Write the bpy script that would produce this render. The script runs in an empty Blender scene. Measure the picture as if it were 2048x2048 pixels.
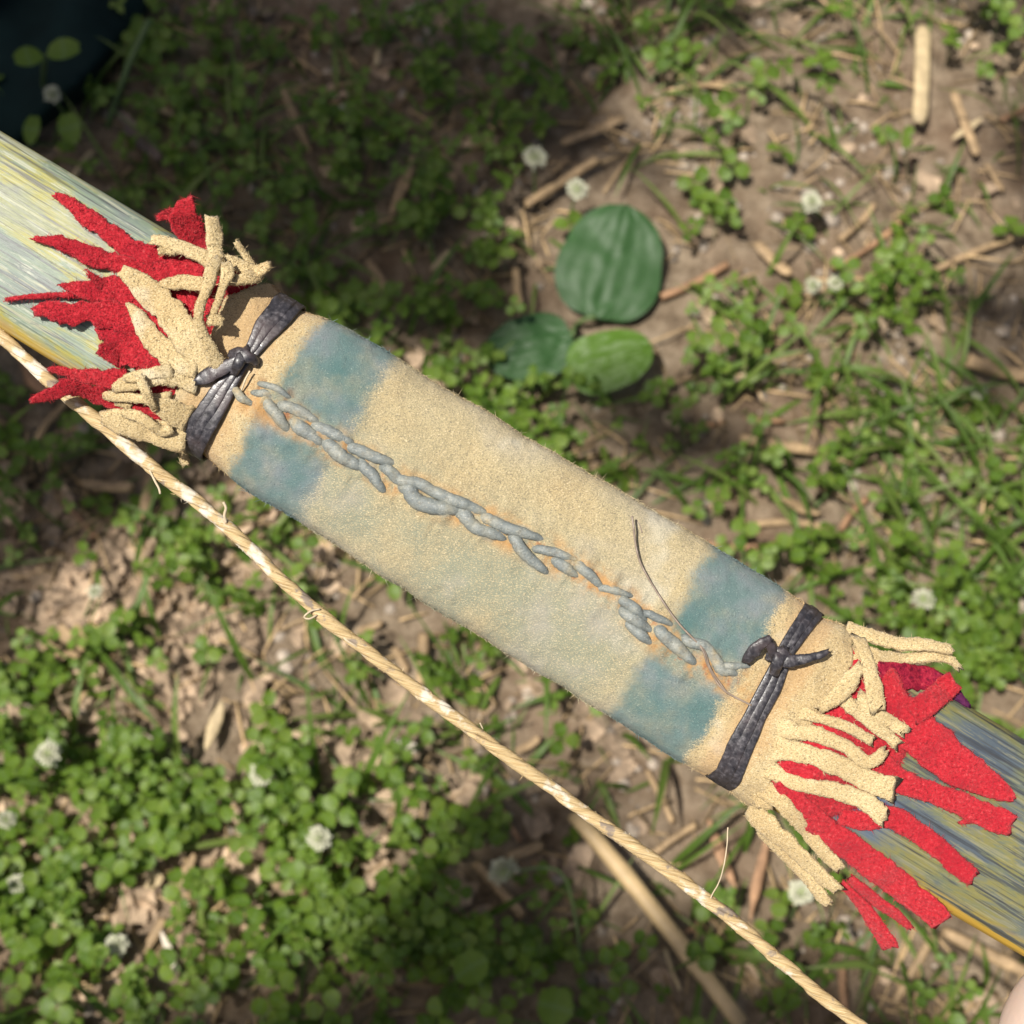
import bpy, math, random
import numpy as np
from mathutils import Vector, Matrix, noise as mnoise

SC = bpy.context.scene
COL = SC.collection
rnd = random.Random(7)
rng = np.random.default_rng(7)

# ------------------------------------------------------------------ camera, sky, sun, exposure
HALF = math.tan(math.radians(20.0))
CAM = Vector((0.0, 0.0, 0.77))
TILT = math.radians(20.0)
ROT = Matrix.Rotation(TILT, 3, 'X')
D = 0.316                                   # distance of the bow's middle plane
S = D * HALF / 1024.0                       # metres per photo pixel on that plane

cd = bpy.data.cameras.new('camera'); cam = bpy.data.objects.new('camera', cd); COL.objects.link(cam)
cd.sensor_fit = 'HORIZONTAL'; cd.sensor_width = 36.0; cd.angle = math.radians(40.0)
cd.clip_start = 0.01; cd.clip_end = 500.0
cam.location = CAM; cam.rotation_euler = (TILT, 0, 0)
cd.dof.use_dof = True; cd.dof.focus_distance = D - 0.006; cd.dof.aperture_fstop = 20.5
SC.camera = cam

SUN = (ROT @ Vector((-0.33, 0.24, 0.91))).normalized()      # direction towards the sun
elev = math.asin(SUN.z); azim = math.atan2(SUN.x, SUN.y)
world = bpy.data.worlds.new('World'); SC.world = world; world.use_nodes = True
nt = world.node_tree
sky = nt.nodes.new('ShaderNodeTexSky'); sky.sky_type = 'NISHITA'; sky.sun_disc = False
sky.sun_elevation = elev; sky.sun_rotation = azim; sky.dust_density = 4.0; sky.ozone_density = 0.3
bg = nt.nodes['Background']; bg.inputs['Strength'].default_value = 0.058
nt.links.new(sky.outputs[0], bg.inputs['Color'])
sd = bpy.data.lights.new('sun', 'SUN'); sd.energy = 4.9; sd.angle = math.radians(0.5); sd.color = (1.0, 0.95, 0.87)
sun = bpy.data.objects.new('sun', sd); COL.objects.link(sun)
sun.rotation_euler = SUN.to_track_quat('Z', 'Y').to_euler(); sun.location = SUN * 8
vs = SC.view_settings
vs.view_transform = 'Standard'; vs.look = 'None'; vs.gamma = 1; vs.use_curve_mapping = False; vs.exposure = 0.42
SC.render.engine = 'CYCLES'
SC.cycles.max_bounces = 6; SC.cycles.transmission_bounces = 4

# ------------------------------------------------------------------ helpers
def tag(o, label=None, cat=None, group=None, kind=None):
    if label: o['label'] = label
    if cat: o['category'] = cat
    if group: o['group'] = group
    if kind: o['kind'] = kind
    return o

def empty(name, loc, rot=(0, 0, 0)):
    o = bpy.data.objects.new(name, None); COL.objects.link(o)
    o.empty_display_size = 0.01; o.location = loc; o.rotation_euler = rot
    return o

class MB:
    def __init__(s): s.v = []; s.f = []; s.uv = []
    def add(s, V, F, UV=None):
        b = len(s.v); s.v += [tuple(p) for p in V]
        s.f += [tuple(i + b for i in f) for f in F]
        s.uv += [tuple(q) for q in UV] if UV is not None else [(p[0], p[1]) for p in V]
        return s
    def fuzz(s, n, length, width, seed=1, lean=0.5, keep=None):
        """short fibres standing on the surface"""
        r = np.random.default_rng(seed)
        V = np.array(s.v); F = [f for f in s.f if len(f) == 4]
        Q = np.array(F); P = V[Q]
        d1 = P[:, 2] - P[:, 0]; d2 = P[:, 3] - P[:, 1]
        N = np.cross(d1, d2); A = np.linalg.norm(N, axis=1) + 1e-15; N /= A[:, None]
        if keep is not None: A = A * keep(P.mean(1), N)
        k = r.choice(len(Q), n, p=A / A.sum())
        a = r.random((n, 1)); b = r.random((n, 1))
        p = P[k]; base = (p[:, 0] * (1 - a) + p[:, 1] * a) * (1 - b) + (p[:, 3] * (1 - a) + p[:, 2] * a) * b
        d = N[k] + r.normal(0, lean, (n, 3)); d /= np.linalg.norm(d, axis=1)[:, None]
        sd_ = np.cross(d, r.normal(0, 1, (n, 3))); sd_ /= np.linalg.norm(sd_, axis=1)[:, None]
        L = length * (0.35 + r.random((n, 1)) ** 2 * 1.1)
        bend = r.normal(0, 0.35, (n, 3)) * L
        UVs = np.array(s.uv)[Q[k, 0]]
        i0 = len(s.v)
        T = np.stack([base - sd_ * width / 2 - N[k] * length * .15, base + sd_ * width / 2 - N[k] * length * .15, base + d * L + bend], 1).reshape(-1, 3)
        s.v += [tuple(x) for x in T.tolist()]
        s.uv += [tuple(u) for u in np.repeat(UVs, 3, 0).tolist()]
        s.f += [(i0 + 3 * i, i0 + 3 * i + 1, i0 + 3 * i + 2) for i in range(n)]
        return s
    def mesh(s, name, mat, smooth=True):
        me = bpy.data.meshes.new(name)
        me.from_pydata(s.v, [], s.f); me.materials.append(mat)
        uvl = me.uv_layers.new(name='UVMap')
        li = np.empty(len(me.loops), dtype=np.int32); me.loops.foreach_get('vertex_index', li)
        uvl.data.foreach_set('uv', np.array(s.uv, dtype=np.float32)[li].ravel())
        if smooth: me.polygons.foreach_set('use_smooth', np.ones(len(me.polygons), dtype=bool))
        me.update(); return me
    def build(s, name, mat, parent=None, smooth=True):
        o = bpy.data.objects.new(name, s.mesh(name, mat, smooth)); COL.objects.link(o)
        if parent is not None: o.parent = parent
        return o

def fbm(x, y, seed=0, octaves=4, gain=.5):
    """value noise, vectorised"""
    x = np.asarray(x, float); y = np.asarray(y, float); out = np.zeros(np.broadcast(x, y).shape); amp = 1; tot = 0
    for o in range(octaves):
        X = x * 2 ** o + 17.3 * o; Y = y * 2 ** o - 9.1 * o
        xi = np.floor(X).astype(np.int64); yi = np.floor(Y).astype(np.int64)
        fx = X - xi; fy = Y - yi; fx = fx * fx * (3 - 2 * fx); fy = fy * fy * (3 - 2 * fy)
        def h(a, b):
            n = (a * 374761393 + b * 668265263 + (seed + o) * 974634777) & 0x7fffffff
            n = ((n ^ (n >> 13)) * 1274126177) & 0x7fffffff
            n = n ^ (n >> 16)
            return (n & 0xffff) / 65535.0
        v = (h(xi, yi) * (1 - fx) + h(xi + 1, yi) * fx) * (1 - fy) + (h(xi, yi + 1) * (1 - fx) + h(xi + 1, yi + 1) * fx) * fy
        out = out + amp * (v - .5); tot += amp; amp *= gain
    return out / tot * 2

def spline(pts, step):
    """Catmull-Rom through rows of numbers (first two columns give the spacing)"""
    P = [np.array(p, float) for p in pts]
    P = [2 * P[0] - P[1]] + P + [2 * P[-1] - P[-2]]
    out = []
    for i in range(1, len(P) - 2):
        n = max(2, int(np.linalg.norm((P[i + 1] - P[i])[:2]) / step))
        for k in range(n):
            t = k / n
            out.append(.5 * (2 * P[i] + (P[i + 1] - P[i - 1]) * t + (2 * P[i - 1] - 5 * P[i] + 4 * P[i + 1] - P[i + 2]) * t * t
                             + (3 * P[i] - P[i - 1] - 3 * P[i + 1] + P[i + 2]) * t ** 3))
    out.append(P[-2]); return np.array(out)

def sweep(mb, C, UP, HW, HT, nsec=10, power=2.4, uv=None, ends=0.0, r=rnd, closed=False, edge=0.0):
    """flattened tube along points C with side half-width HW and half-thickness HT"""
    C = np.array(C, float); n = len(C)
    T = np.gradient(C, axis=0)
    if closed: T[0] = C[1] - C[-1]; T[-1] = C[0] - C[-2]
    T /= np.linalg.norm(T, axis=1)[:, None] + 1e-12
    UP = np.array(UP, float) * np.ones((n, 1))
    SD = np.cross(T, UP); SD /= np.linalg.norm(SD, axis=1)[:, None] + 1e-12
    UP = np.cross(SD, T)
    HW = np.array(HW, float) * np.ones(n); HT = np.array(HT, float) * np.ones(n)
    a = np.arange(nsec) * 2 * math.pi / nsec
    ca = np.sign(np.cos(a)) * np.abs(np.cos(a)) ** (2 / power); sa = np.sign(np.sin(a)) * np.abs(np.sin(a)) ** (2 / power)
    V = []; UV = []
    off = np.array([r.gauss(0, 1) for _ in range(nsec)])
    e1 = e2 = 0.0
    for i in range(n):
        e1 = e1 * .6 + r.gauss(0, 1) * edge; e2 = e2 * .6 + r.gauss(0, 1) * edge
        for j in range(nsec):
            w = HW[i] * (1 + (e1 if ca[j] > 0 else e2))
            p = C[i] + SD[i] * (ca[j] * w) + UP[i] * (sa[j] * HT[i])
            if ends and (i == 0 or i == n - 1): p = p + T[i] * off[j] * ends * (1 if i else -1)
            V.append(p); UV.append(uv[i] if uv is not None else (i / n, j / nsec))
    F = []
    for i in range(n if closed else n - 1):
        k = (i + 1) % n
        for j in range(nsec):
            F.append((i * nsec + j, i * nsec + (j + 1) % nsec, k * nsec + (j + 1) % nsec, k * nsec + j))
    if not closed:
        V.append(C[0]); V.append(C[-1]); UV += [UV[0], UV[-1]]
        m = len(V)
        for j in range(nsec):
            F.append((m - 2, (j + 1) % nsec, j)); F.append((m - 1, (n - 1) * nsec + j, (n - 1) * nsec + (j + 1) % nsec))
    mb.add(V, F, UV)
    return mb

# ------------------------------------------------------------------ materials
class NT:
    def __init__(s, name):
        s.m = bpy.data.materials.new(name); s.m.use_nodes = True; s.t = s.m.node_tree
        s.b = s.t.nodes['Principled BSDF']; s.out = s.t.nodes['Material Output']
    def n(s, t, **k):
        o = s.t.nodes.new(t)
        for a, b in k.items(): setattr(o, a, b)
        return o
    def L(s, a, b): s.t.links.new(a, b)
    def val(s, node, key, v): node.inputs[key].default_value = v
    def noise(s, vec, scale, detail=4, rough=.55, dist=0.0):
        o = s.n('ShaderNodeTexNoise'); o.inputs['Scale'].default_value = scale; o.inputs['Detail'].default_value = detail
        o.inputs['Roughness'].default_value = rough; o.inputs['Distortion'].default_value = dist
        if vec is not None: s.L(vec, o.inputs['Vector'])
        return o.outputs['Fac']
    def ramp(s, fac, stops, interp='LINEAR'):
        o = s.n('ShaderNodeValToRGB'); cr = o.color_ramp; cr.interpolation = interp
        while len(cr.elements) < len(stops): cr.elements.new(.5)
        for e, (p, c) in zip(cr.elements, stops):
            e.position = p; e.color = (c, c, c, 1) if isinstance(c, (int, float)) else (*c, 1)
        s.L(fac, o.inputs['Fac']); return o.outputs['Color']
    def mix(s, fac, a, b, mode='MIX'):
        o = s.n('ShaderNodeMix', data_type='RGBA', blend_type=mode)
        for k, x in (('Factor', fac), ('A', a), ('B', b)):
            i = [q for q in o.inputs if q.name == k and q.type == ('VALUE' if k == 'Factor' else 'RGBA')][0]
            if isinstance(x, (int, float)): i.default_value = x
            elif isinstance(x, tuple): i.default_value = (*x, 1)
            else: s.L(x, i)
        return [q for q in o.outputs if q.type == 'RGBA'][0]
    def math(s, op, a, b=0.0, clamp=False):
        o = s.n('ShaderNodeMath', operation=op, use_clamp=clamp)
        for i, x in enumerate((a, b)):
            if isinstance(x, (int, float)): o.inputs[i].default_value = x
            else: s.L(x, o.inputs[i])
        return o.outputs[0]
    def smooth(s, x, e0, e1):
        o = s.n('ShaderNodeMapRange', interpolation_type='SMOOTHSTEP'); s.L(x, o.inputs['Value'])
        o.inputs['From Min'].default_value = e0; o.inputs['From Max'].default_value = e1
        return o.outputs['Result']
    def bump(s, h, strength, dist):
        o = s.n('ShaderNodeBump'); o.inputs['Strength'].default_value = strength; o.inputs['Distance'].default_value = dist
        s.L(h, o.inputs['Height']); s.L(o.outputs[0], s.b.inputs['Normal']); return o
    def base(s, c, rough=.8, spec=.3):
        if isinstance(c, tuple): s.b.inputs['Base Color'].default_value = (*c, 1)
        else: s.L(c, s.b.inputs['Base Color'])
        if isinstance(rough, (int, float)): s.b.inputs['Roughness'].default_value = rough
        else: s.L(rough, s.b.inputs['Roughness'])
        s.b.inputs['Specular IOR Level'].default_value = spec
        return s
    def obj(s): return s.n('ShaderNodeTexCoord').outputs['Object']
    def gen(s): return s.n('ShaderNodeNewGeometry')
    def uv(s): return s.n('ShaderNodeTexCoord').outputs['UV']
    def scale(s, vec, x, y, z):
        o = s.n('ShaderNodeMapping'); o.inputs['Scale'].default_value = (x, y, z); s.L(vec, o.inputs['Vector']); return o.outputs[0]
    def island(s): return s.n('ShaderNodeNewGeometry').outputs['Random Per Island']
    def translucent(s, col, amount):
        t = s.n('ShaderNodeBsdfTranslucent')
        if isinstance(col, tuple): t.inputs[0].default_value = (*col, 1)
        else: s.L(col, t.inputs[0])
        m = s.n('ShaderNodeMixShader'); m.inputs[0].default_value = amount
        s.L(s.b.outputs[0], m.inputs[1]); s.L(t.outputs[0], m.inputs[2]); s.L(m.outputs[0], s.out.inputs['Surface'])

def suede_base(m, o):
    """tan suede with dark and pale flecks"""
    big = m.noise(o, 60, 3)
    c = m.ramp(big, [(.3, (.47, .34, .165)), (.52, (.54, .41, .21)), (.75, (.60, .48, .27))])
    fl = m.noise(m.scale(o, 1, 1.5, 1), 2900, 3, .65, .6)
    c = m.mix(m.math('MULTIPLY', m.smooth(fl, .52, .68), .8), c, (.70, .61, .41))
    c = m.mix(m.math('MULTIPLY', m.smooth(fl, .49, .34), .8), c, (.21, .16, .088))
    c = m.mix(m.math('MULTIPLY', m.smooth(m.noise(o, 1900, 2, .5), .40, .30), .7), c, (.17, .13, .075))
    c = m.mix(m.math('MULTIPLY', m.smooth(m.noise(o, 48, 3), .60, .72), .6), c, (.74, .68, .54))
    return c, fl

def mat_suede():
    m = NT('suede'); o = m.obj(); c, fl = suede_base(m, o)
    m.base(c, .95, .1); m.b.inputs['Sheen Weight'].default_value = .12; m.b.inputs['Sheen Roughness'].default_value = .5
    m.bump(m.math('ADD', fl, m.math('ADD', m.math('MULTIPLY', m.noise(o, 420, 3), 1.4), m.math('MULTIPLY', m.noise(o, 130, 4), 1.6))), .5, .0006); return m.m

def mat_wrap():
    """the grip leather: tan suede, two blue dyed bands, a green-grey wash, orange bare leather along the seam"""
    m = NT('dyed_suede'); o = m.obj(); c, fl = suede_base(m, o)
    uv = m.uv(); sp = m.n('ShaderNodeSeparateXYZ'); m.L(uv, sp.inputs[0]); u, v = sp.outputs[0], sp.outputs[1]
    seam = m.n('ShaderNodeAttribute', attribute_name='seam').outputs['Fac']
    wob = m.math('ADD', m.math('MULTIPLY', m.math('SUBTRACT', m.noise(o, 120, 5, .7), .5), .075), m.math('MULTIPLY', m.math('SUBTRACT', fl, .5), .05))
    u2 = m.math('ADD', u, wob)
    # green-grey wash over most of the middle
    wash = m.math('MULTIPLY', m.smooth(u2, .03, .22), m.smooth(u2, 1.14, .80))
    wash = m.math('MULTIPLY', wash, m.smooth(m.noise(o, 38, 4, .6), .18, .55))
    wash = m.math('MULTIPLY', wash, m.math('ADD', .42, m.math('MULTIPLY', m.smooth(v, .12, -.10), .75)))  # more wash towards the lower side, its shading gradient put into the colour
    c = m.mix(m.math('MULTIPLY', wash, m.smooth(fl, .72, .42)), c, (.255, .27, .195))
    # violet-grey blush
    c = m.mix(m.math('MULTIPLY', m.smooth(m.noise(o, 55, 3), .50, .74), m.math('MULTIPLY', wash, .5)), c, (.40, .36, .32))
    # blue bands
    b1 = m.math('MULTIPLY', m.smooth(u2, .045, .075), m.smooth(u2, .248, .205))
    b2 = m.math('MULTIPLY', m.smooth(u2, .930, .965), m.smooth(u2, 1.130, 1.108))
    band = m.math('MAXIMUM', b1, b2)
    band = m.math('MULTIPLY', band, m.math('ADD', .72, m.math('MULTIPLY', m.smooth(m.noise(o, 100, 4), .30, .56), .28)))
    near = m.smooth(seam, .045, .018)
    band = m.math('MULTIPLY', band, m.math('SUBTRACT', 1.0, m.math('MULTIPLY', near, .35)))
    blue = m.ramp(m.noise(o, 90, 3), [(.3, (.062, .150, .150)), (.5, (.105, .178, .178)), (.70, (.19, .22, .24))])
    blue = m.mix(m.math('MULTIPLY', m.smooth(fl, .55, .76), .7), blue, (.38, .44, .38))
    blue = m.mix(m.smooth(fl, .42, .30), blue, (.06, .115, .13))
    c = m.mix(m.math('MULTIPLY', band, m.math('ADD', .88, m.math('MULTIPLY', fl, .15))), c, blue)
    # orange bare leather in the folds of the seam
    so = m.math('MULTIPLY', m.smooth(m.math('ADD', seam, m.math('MULTIPLY', wob, .35)), .050, .010), m.smooth(m.noise(o, 170, 4, .65), .40, .62))
    rg = m.n('ShaderNodeAttribute', attribute_name='ridge').outputs['Fac']
    c = m.mix(m.math('MULTIPLY', so, .85), c, (.47, .25, .085))
    rub = m.math('MULTIPLY', m.smooth(m.math('ADD', rg, m.math('MULTIPLY', m.math('SUBTRACT', m.noise(o, 300, 3), .5), 1.2)), .40, .9), .6)
    c = m.mix(rub, c, m.ramp(m.noise(o, 240, 4), [(.35, (.20, .21, .165)), (.55, (.29, .295, .245)), (.72, (.40, .36, .25))]))
    deep = m.math('MULTIPLY', m.smooth(seam, .026, .006), m.smooth(m.noise(o, 420, 3, .6), .55, .68))
    c = m.mix(m.math('MULTIPLY', deep, .7), c, (.34, .12, .045))
    # stain beside the black laces
    st = m.math('MAXIMUM', m.smooth(m.math('ABSOLUTE', m.math('SUBTRACT', u2, -.03)), .075, .03), m.smooth(m.math('ABSOLUTE', m.math('SUBTRACT', u2, 1.19)), .055, .025))
    c = m.mix(m.math('MULTIPLY', st, .45), c, (.50, .29, .13))
    c = m.mix(m.math('MULTIPLY', m.smooth(rg, .05, -.7), .9), c, (.17, .055, .02))  # stitch holes painted dark, their shade put into the colour
    m.base(c, m.math('SUBTRACT', .93, m.math('MULTIPLY', rub, .3)), .2); m.b.inputs['Sheen Weight'].default_value = .12; m.b.inputs['Sheen Roughness'].default_value = .5
    m.bump(m.math('ADD', fl, m.math('MULTIPLY', m.noise(o, 420, 3), 1.2)), .75, .0006); return m.m

def mat_felt():
    m = NT('red_felt'); o = m.obj()
    n1 = m.noise(o, 1500, 4, .75, .4); n2 = m.noise(o, 130, 3)
    c = m.ramp(n1, [(.30, (.14, .007, .012)), (.45, (.42, .018, .028)), (.58, (.49, .028, .040)), (.74, (.64, .13, .125))])
    c = m.mix(m.math('MULTIPLY', m.smooth(n2, .50, .68), .6), c, (.34, .012, .024))
    m.base(c, 1.0, .05); m.b.inputs['Sheen Weight'].default_value = .25; m.b.inputs['Sheen Tint'].default_value = (1, .5, .5, 1)
    m.bump(m.math('ADD', n1, m.math('MULTIPLY', m.noise(o, 95, 3), 5.0)), .7, .0009); return m.m

def mat_felt_purple():
    m = NT('purple_felt'); o = m.obj(); n1 = m.noise(o, 900, 4, .7)
    c = m.ramp(n1, [(.3, (.07, .008, .02)), (.5, (.27, .014, .035)), (.7, (.40, .04, .06))])
    u_ = m.n('ShaderNodeSeparateXYZ'); m.L(m.uv(), u_.inputs[0])
    c = m.mix(m.math('MULTIPLY', m.smooth(u_.outputs[0], 1.44, 1.52), .85), c, (.06, .02, .07))
    m.base(c, 1.0, .05); m.bump(n1, .8, .0006); return m.m

def mat_wood():
    m = NT('painted_wood'); uv = m.uv(); sp = m.n('ShaderNodeSeparateXYZ'); m.L(uv, sp.inputs[0]); u, v = sp.outputs[0], sp.outputs[1]
    a = m.noise(m.scale(uv, 3.0, 10, 1), 1.0, 6, .66, .45)
    b = m.noise(m.scale(uv, 2.6, 62, 1), 1.0, 6, .72, .15)
    f = m.noise(m.scale(uv, 3.2, 165, 1), 1.0, 3, .5)
    w = m.noise(m.scale(uv, 14, 40, 1), 1.0, 5, .7)
    c = m.ramp(a, [(.30, (.15, .148, .172)), (.40, (.18, .22, .195)), (.47, (.22, .27, .20)), (.53, (.335, .305, .075)), (.58, (.26, .275, .165)), (.66, (.175, .172, .205)), (.78, (.25, .285, .23))])
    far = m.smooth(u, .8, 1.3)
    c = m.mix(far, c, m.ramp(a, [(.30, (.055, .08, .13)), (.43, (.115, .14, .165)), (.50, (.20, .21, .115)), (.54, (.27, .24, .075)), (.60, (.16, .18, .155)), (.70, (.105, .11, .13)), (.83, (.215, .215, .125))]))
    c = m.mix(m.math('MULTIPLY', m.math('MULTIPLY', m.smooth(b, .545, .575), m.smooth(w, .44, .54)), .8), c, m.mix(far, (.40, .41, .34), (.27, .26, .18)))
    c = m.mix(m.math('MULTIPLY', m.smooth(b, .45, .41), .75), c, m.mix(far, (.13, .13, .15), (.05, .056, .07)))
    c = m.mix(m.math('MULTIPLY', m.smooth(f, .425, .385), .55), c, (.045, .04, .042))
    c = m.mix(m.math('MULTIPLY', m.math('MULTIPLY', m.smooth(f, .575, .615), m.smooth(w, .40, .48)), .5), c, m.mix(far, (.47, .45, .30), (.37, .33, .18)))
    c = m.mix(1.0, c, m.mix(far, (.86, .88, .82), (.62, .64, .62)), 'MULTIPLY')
    edge = m.math('MULTIPLY', m.smooth(v, -.135, -.170), m.smooth(b, .40, .52))
    c = m.mix(m.math('MULTIPLY', edge, .85), c, (.45, .27, .025))
    # blue patch of dye beside the grip
    bl = m.math('MULTIPLY', m.smooth(m.math('ABSOLUTE', m.math('SUBTRACT', u, 1.42)), .16, .04), m.smooth(m.math('ABSOLUTE', m.math('SUBTRACT', v, -.09)), .07, .02))
    c = m.mix(m.math('MULTIPLY', bl, .8), c, (.05, .09, .19))
    m.base(c, m.math('ADD', .36, m.math('MULTIPLY', f, .3)), .5)
    m.bump(m.math('ADD', m.math('MULTIPLY', f, .6), b), .5, .0005); return m.m

def mat_lacing():
    m = NT('silvered_leather'); o = m.obj()
    n = m.noise(o, 130, 5, .65); f = m.noise(m.scale(o, 1, 1.5, 1), 2000, 4, .7, .6); g = m.noise(o, 620, 4, .65)
    c = m.ramp(n, [(.30, (.12, .14, .142)), (.46, (.17, .19, .182)), (.58, (.225, .23, .195)), (.70, (.33, .265, .155))])
    c = m.mix(m.math('MULTIPLY', m.smooth(f, .48, .34), .55), c, (.11, .105, .085)); c = m.mix(m.math('MULTIPLY', m.smooth(f, .54, .68), .55), c, (.46, .43, .32))
    c = m.mix(m.math('MULTIPLY', m.smooth(g, .44, .34), .4), c, (.13, .115, .085))
    m.base(c, m.ramp(g, [(.35, .62), (.6, .38)]), .5); m.bump(m.math('ADD', m.math('MULTIPLY', f, .6), g), .5, .0004); return m.m

def mat_black():
    m = NT('black_lace'); o = m.obj(); uv = m.uv()
    n = m.noise(o, 900, 3, .65); st = m.noise(m.scale(uv, 3, 5, 1), 1.0, 4, .6)
    c = m.ramp(n, [(.3, (.012, .011, .013)), (.55, (.035, .032, .037)), (.75, (.12, .11, .12))])
    c = m.mix(m.math('MULTIPLY', m.smooth(m.noise(o, 120, 3), .5, .7), .5), c, (.085, .060, .058))
    m.base(c, m.ramp(n, [(.3, .26), (.7, .6)]), .65); m.bump(m.math('ADD', n, m.math('MULTIPLY', st, .25)), .4, .0003); return m.m

def mat_cord():
    m = NT('fibre_cord'); uv = m.uv(); o = m.obj()
    n = m.noise(m.scale(uv, 1, 9, 1), 6.0, 5, .65); g = m.noise(o, 150, 4, .6)
    c = m.ramp(n, [(.28, (.16, .09, .04)), (.42, (.42, .28, .12)), (.54, (.60, .45, .23)), (.68, (.76, .65, .45))])
    c = m.mix(m.math('MULTIPLY', m.smooth(g, .54, .64), .8), c, (.76, .71, .60))
    c = m.mix(m.math('MULTIPLY', m.smooth(g, .42, .35), .8), c, (.20, .165, .15))
    m.base(c, .5, .45); m.bump(n, .6, .0005); return m.m

def mat_simple(name, c, rough=.7, spec=.3, var=.35, scale=200, tr=0.0, isl=.5, bump=.3):
    """one material colour with grain and a little change from piece to piece"""
    m = NT(name); o = m.obj(); n = m.noise(o, scale, 4, .6)
    dark = tuple(x * (1 - var) for x in c); light = tuple(min(1, x * (1 + var)) for x in c)
    col = m.ramp(n, [(.3, dark), (.7, light)])
    if isl:
        k = m.ramp(m.island(), [(0, 1 - isl), (1, 1 + isl)])
        col = m.mix(1.0, col, k, 'MULTIPLY')
    m.base(col, rough, spec)
    if bump: m.bump(n, bump, .0006)
    if tr: m.translucent(col, tr)
    return m.m

def mat_leaf(name, c1, c2, c3, tr=.28, rough=.42, mark=0.0):
    m = NT(name); o = m.obj()
    col = m.ramp(m.island(), [(0, c1), (.55, c2), (1, c3)])
    n = m.noise(o, 260, 4, .6)
    col = m.mix(m.math('MULTIPLY', m.smooth(n, .5, .75), .5), col, tuple(min(1, x * 1.5) for x in c2))
    if mark:
        sp = m.n('ShaderNodeSeparateXYZ'); m.L(m.uv(), sp.inputs[0])
        ch = m.math('MULTIPLY', m.smooth(sp.outputs[0], .40, .50), m.smooth(sp.outputs[0], .64, .54))
        col = m.mix(m.math('MULTIPLY', ch, mark), col, (.20, .30, .14))
        rib = m.smooth(m.math('ABSOLUTE', sp.outputs[1]), .08, .02)
        col = m.mix(m.math('MULTIPLY', rib, .4), col, (.16, .27, .07))
    m.base(col, rough, .4); m.bump(n, .3, .0004); m.translucent(col, tr); return m.m

def mat_soil():
    m = NT('soil'); o = m.obj()
    a = m.noise(o, 9, 5, .6); b = m.noise(o, 70, 6, .65); f = m.noise(o, 420, 4, .6)
    c = m.ramp(b, [(.28, (.075, .052, .033)), (.45, (.185, .138, .092)), (.58, (.265, .205, .142)), (.75, (.36, .285, .20))])
    c = m.mix(m.smooth(a, .45, .65), c, m.mix(.45, c, (.17, .105, .066)))
    c = m.mix(m.math('MULTIPLY', m.smooth(f, .60, .75), .5), c, (.30, .24, .175))
    c = m.mix(m.math('MULTIPLY', m.smooth(f, .42, .28), .6), c, (.045, .034, .026))
    m.base(c, .95, .15); m.bump(m.math('ADD', m.math('MULTIPLY', b, 1.5), m.math('MULTIPLY', f, .5)), .9, .006); return m.m

M = dict(
    suede=mat_suede(), wrap=mat_wrap(), felt=mat_felt(), purple=mat_felt_purple(), wood=mat_wood(), lacing=mat_lacing(), black=mat_black(), cord=mat_cord(),
    sinew=mat_simple('sinew', (.22, .17, .13), .4, .5, .3, 300, isl=0), fibre=mat_simple('pale_fibre', (.50, .41, .28), .6, .3, .2, 200, isl=.2),
    soil=mat_soil(),
    straw=mat_simple('straw', (.29, .20, .11), .65, .3, .4, 130, isl=.2), straw_pale=mat_simple('pale_straw', (.40, .31, .18), .6, .3, .3, 130, isl=.2),
    straw_brown=mat_simple('brown_straw', (.27, .155, .085), .7, .3, .4, 130, isl=.2), chip=mat_simple('white_chip', (.58, .51, .42), .6, .3, .15, 130, isl=0),
    cane=mat_simple('cane', (.47, .335, .17), .5, .4, .25, 60, isl=0),
    thatch=mat_simple('thatch', (.37, .26, .14), .8, .2, .3, 90, isl=.6), litter=mat_simple('dead_leaf', (.36, .265, .18), .8, .2, .4, 160, tr=.12, isl=.5),
    greyleaf=mat_simple('grey_dead_leaf', (.20, .15, .125), .8, .2, .3, 160, tr=.1, isl=0),
    grass=mat_leaf('grass_blade', (.055, .100, .012), (.095, .170, .022), (.165, .215, .05), .36, .5),
    clover=mat_leaf('clover_leaf', (.078, .150, .011), (.140, .232, .022), (.20, .285, .046), .48, .50, mark=.25),
    plantain=mat_leaf('plantain_leaf', (.022, .066, .018), (.027, .076, .019), (.032, .088, .020), .14, .55),
    plantain_young=mat_leaf('young_plantain_leaf', (.075, .16, .014), (.085, .175, .016), (.095, .185, .018), .3, .5),
    stemg=mat_leaf('green_stem', (.06, .10, .03), (.09, .14, .045), (.13, .17, .06), .15, .5),
    petal=mat_simple('clover_petal', (.56, .56, .42), .6, .3, .12, 300, tr=.25, isl=.12), petalg=mat_simple('clover_calyx', (.28, .36, .13), .6, .3, .2, 300, tr=.2, isl=.2),
    pebble=mat_simple('pebble', (.30, .25, .20), .85, .25, .35, 150, isl=.4),
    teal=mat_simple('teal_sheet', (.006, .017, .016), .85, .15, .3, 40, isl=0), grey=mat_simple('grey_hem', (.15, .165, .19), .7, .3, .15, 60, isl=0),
    treeleaf=mat_leaf('tree_leaf', (.03, .07, .015), (.05, .11, .02), (.08, .15, .03), .2, .45), bark=mat_simple('bark', (.13, .095, .065), .9, .2, .5, 20, isl=0),
    skin=None, nail=None)
def mat_skin():
    m = NT('skin'); o = m.obj(); n = m.noise(o, 320, 4, .6)
    c = m.ramp(m.noise(o, 50, 3), [(.3, (.78, .57, .46)), (.7, (.83, .65, .55))])
    m.base(c, .45, .4); m.b.inputs['Subsurface Weight'].default_value = .15; m.b.inputs['Subsurface Radius'].default_value = (.004, .0015, .0008)
    m.bump(n, .25, .0004); return m.m
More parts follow.
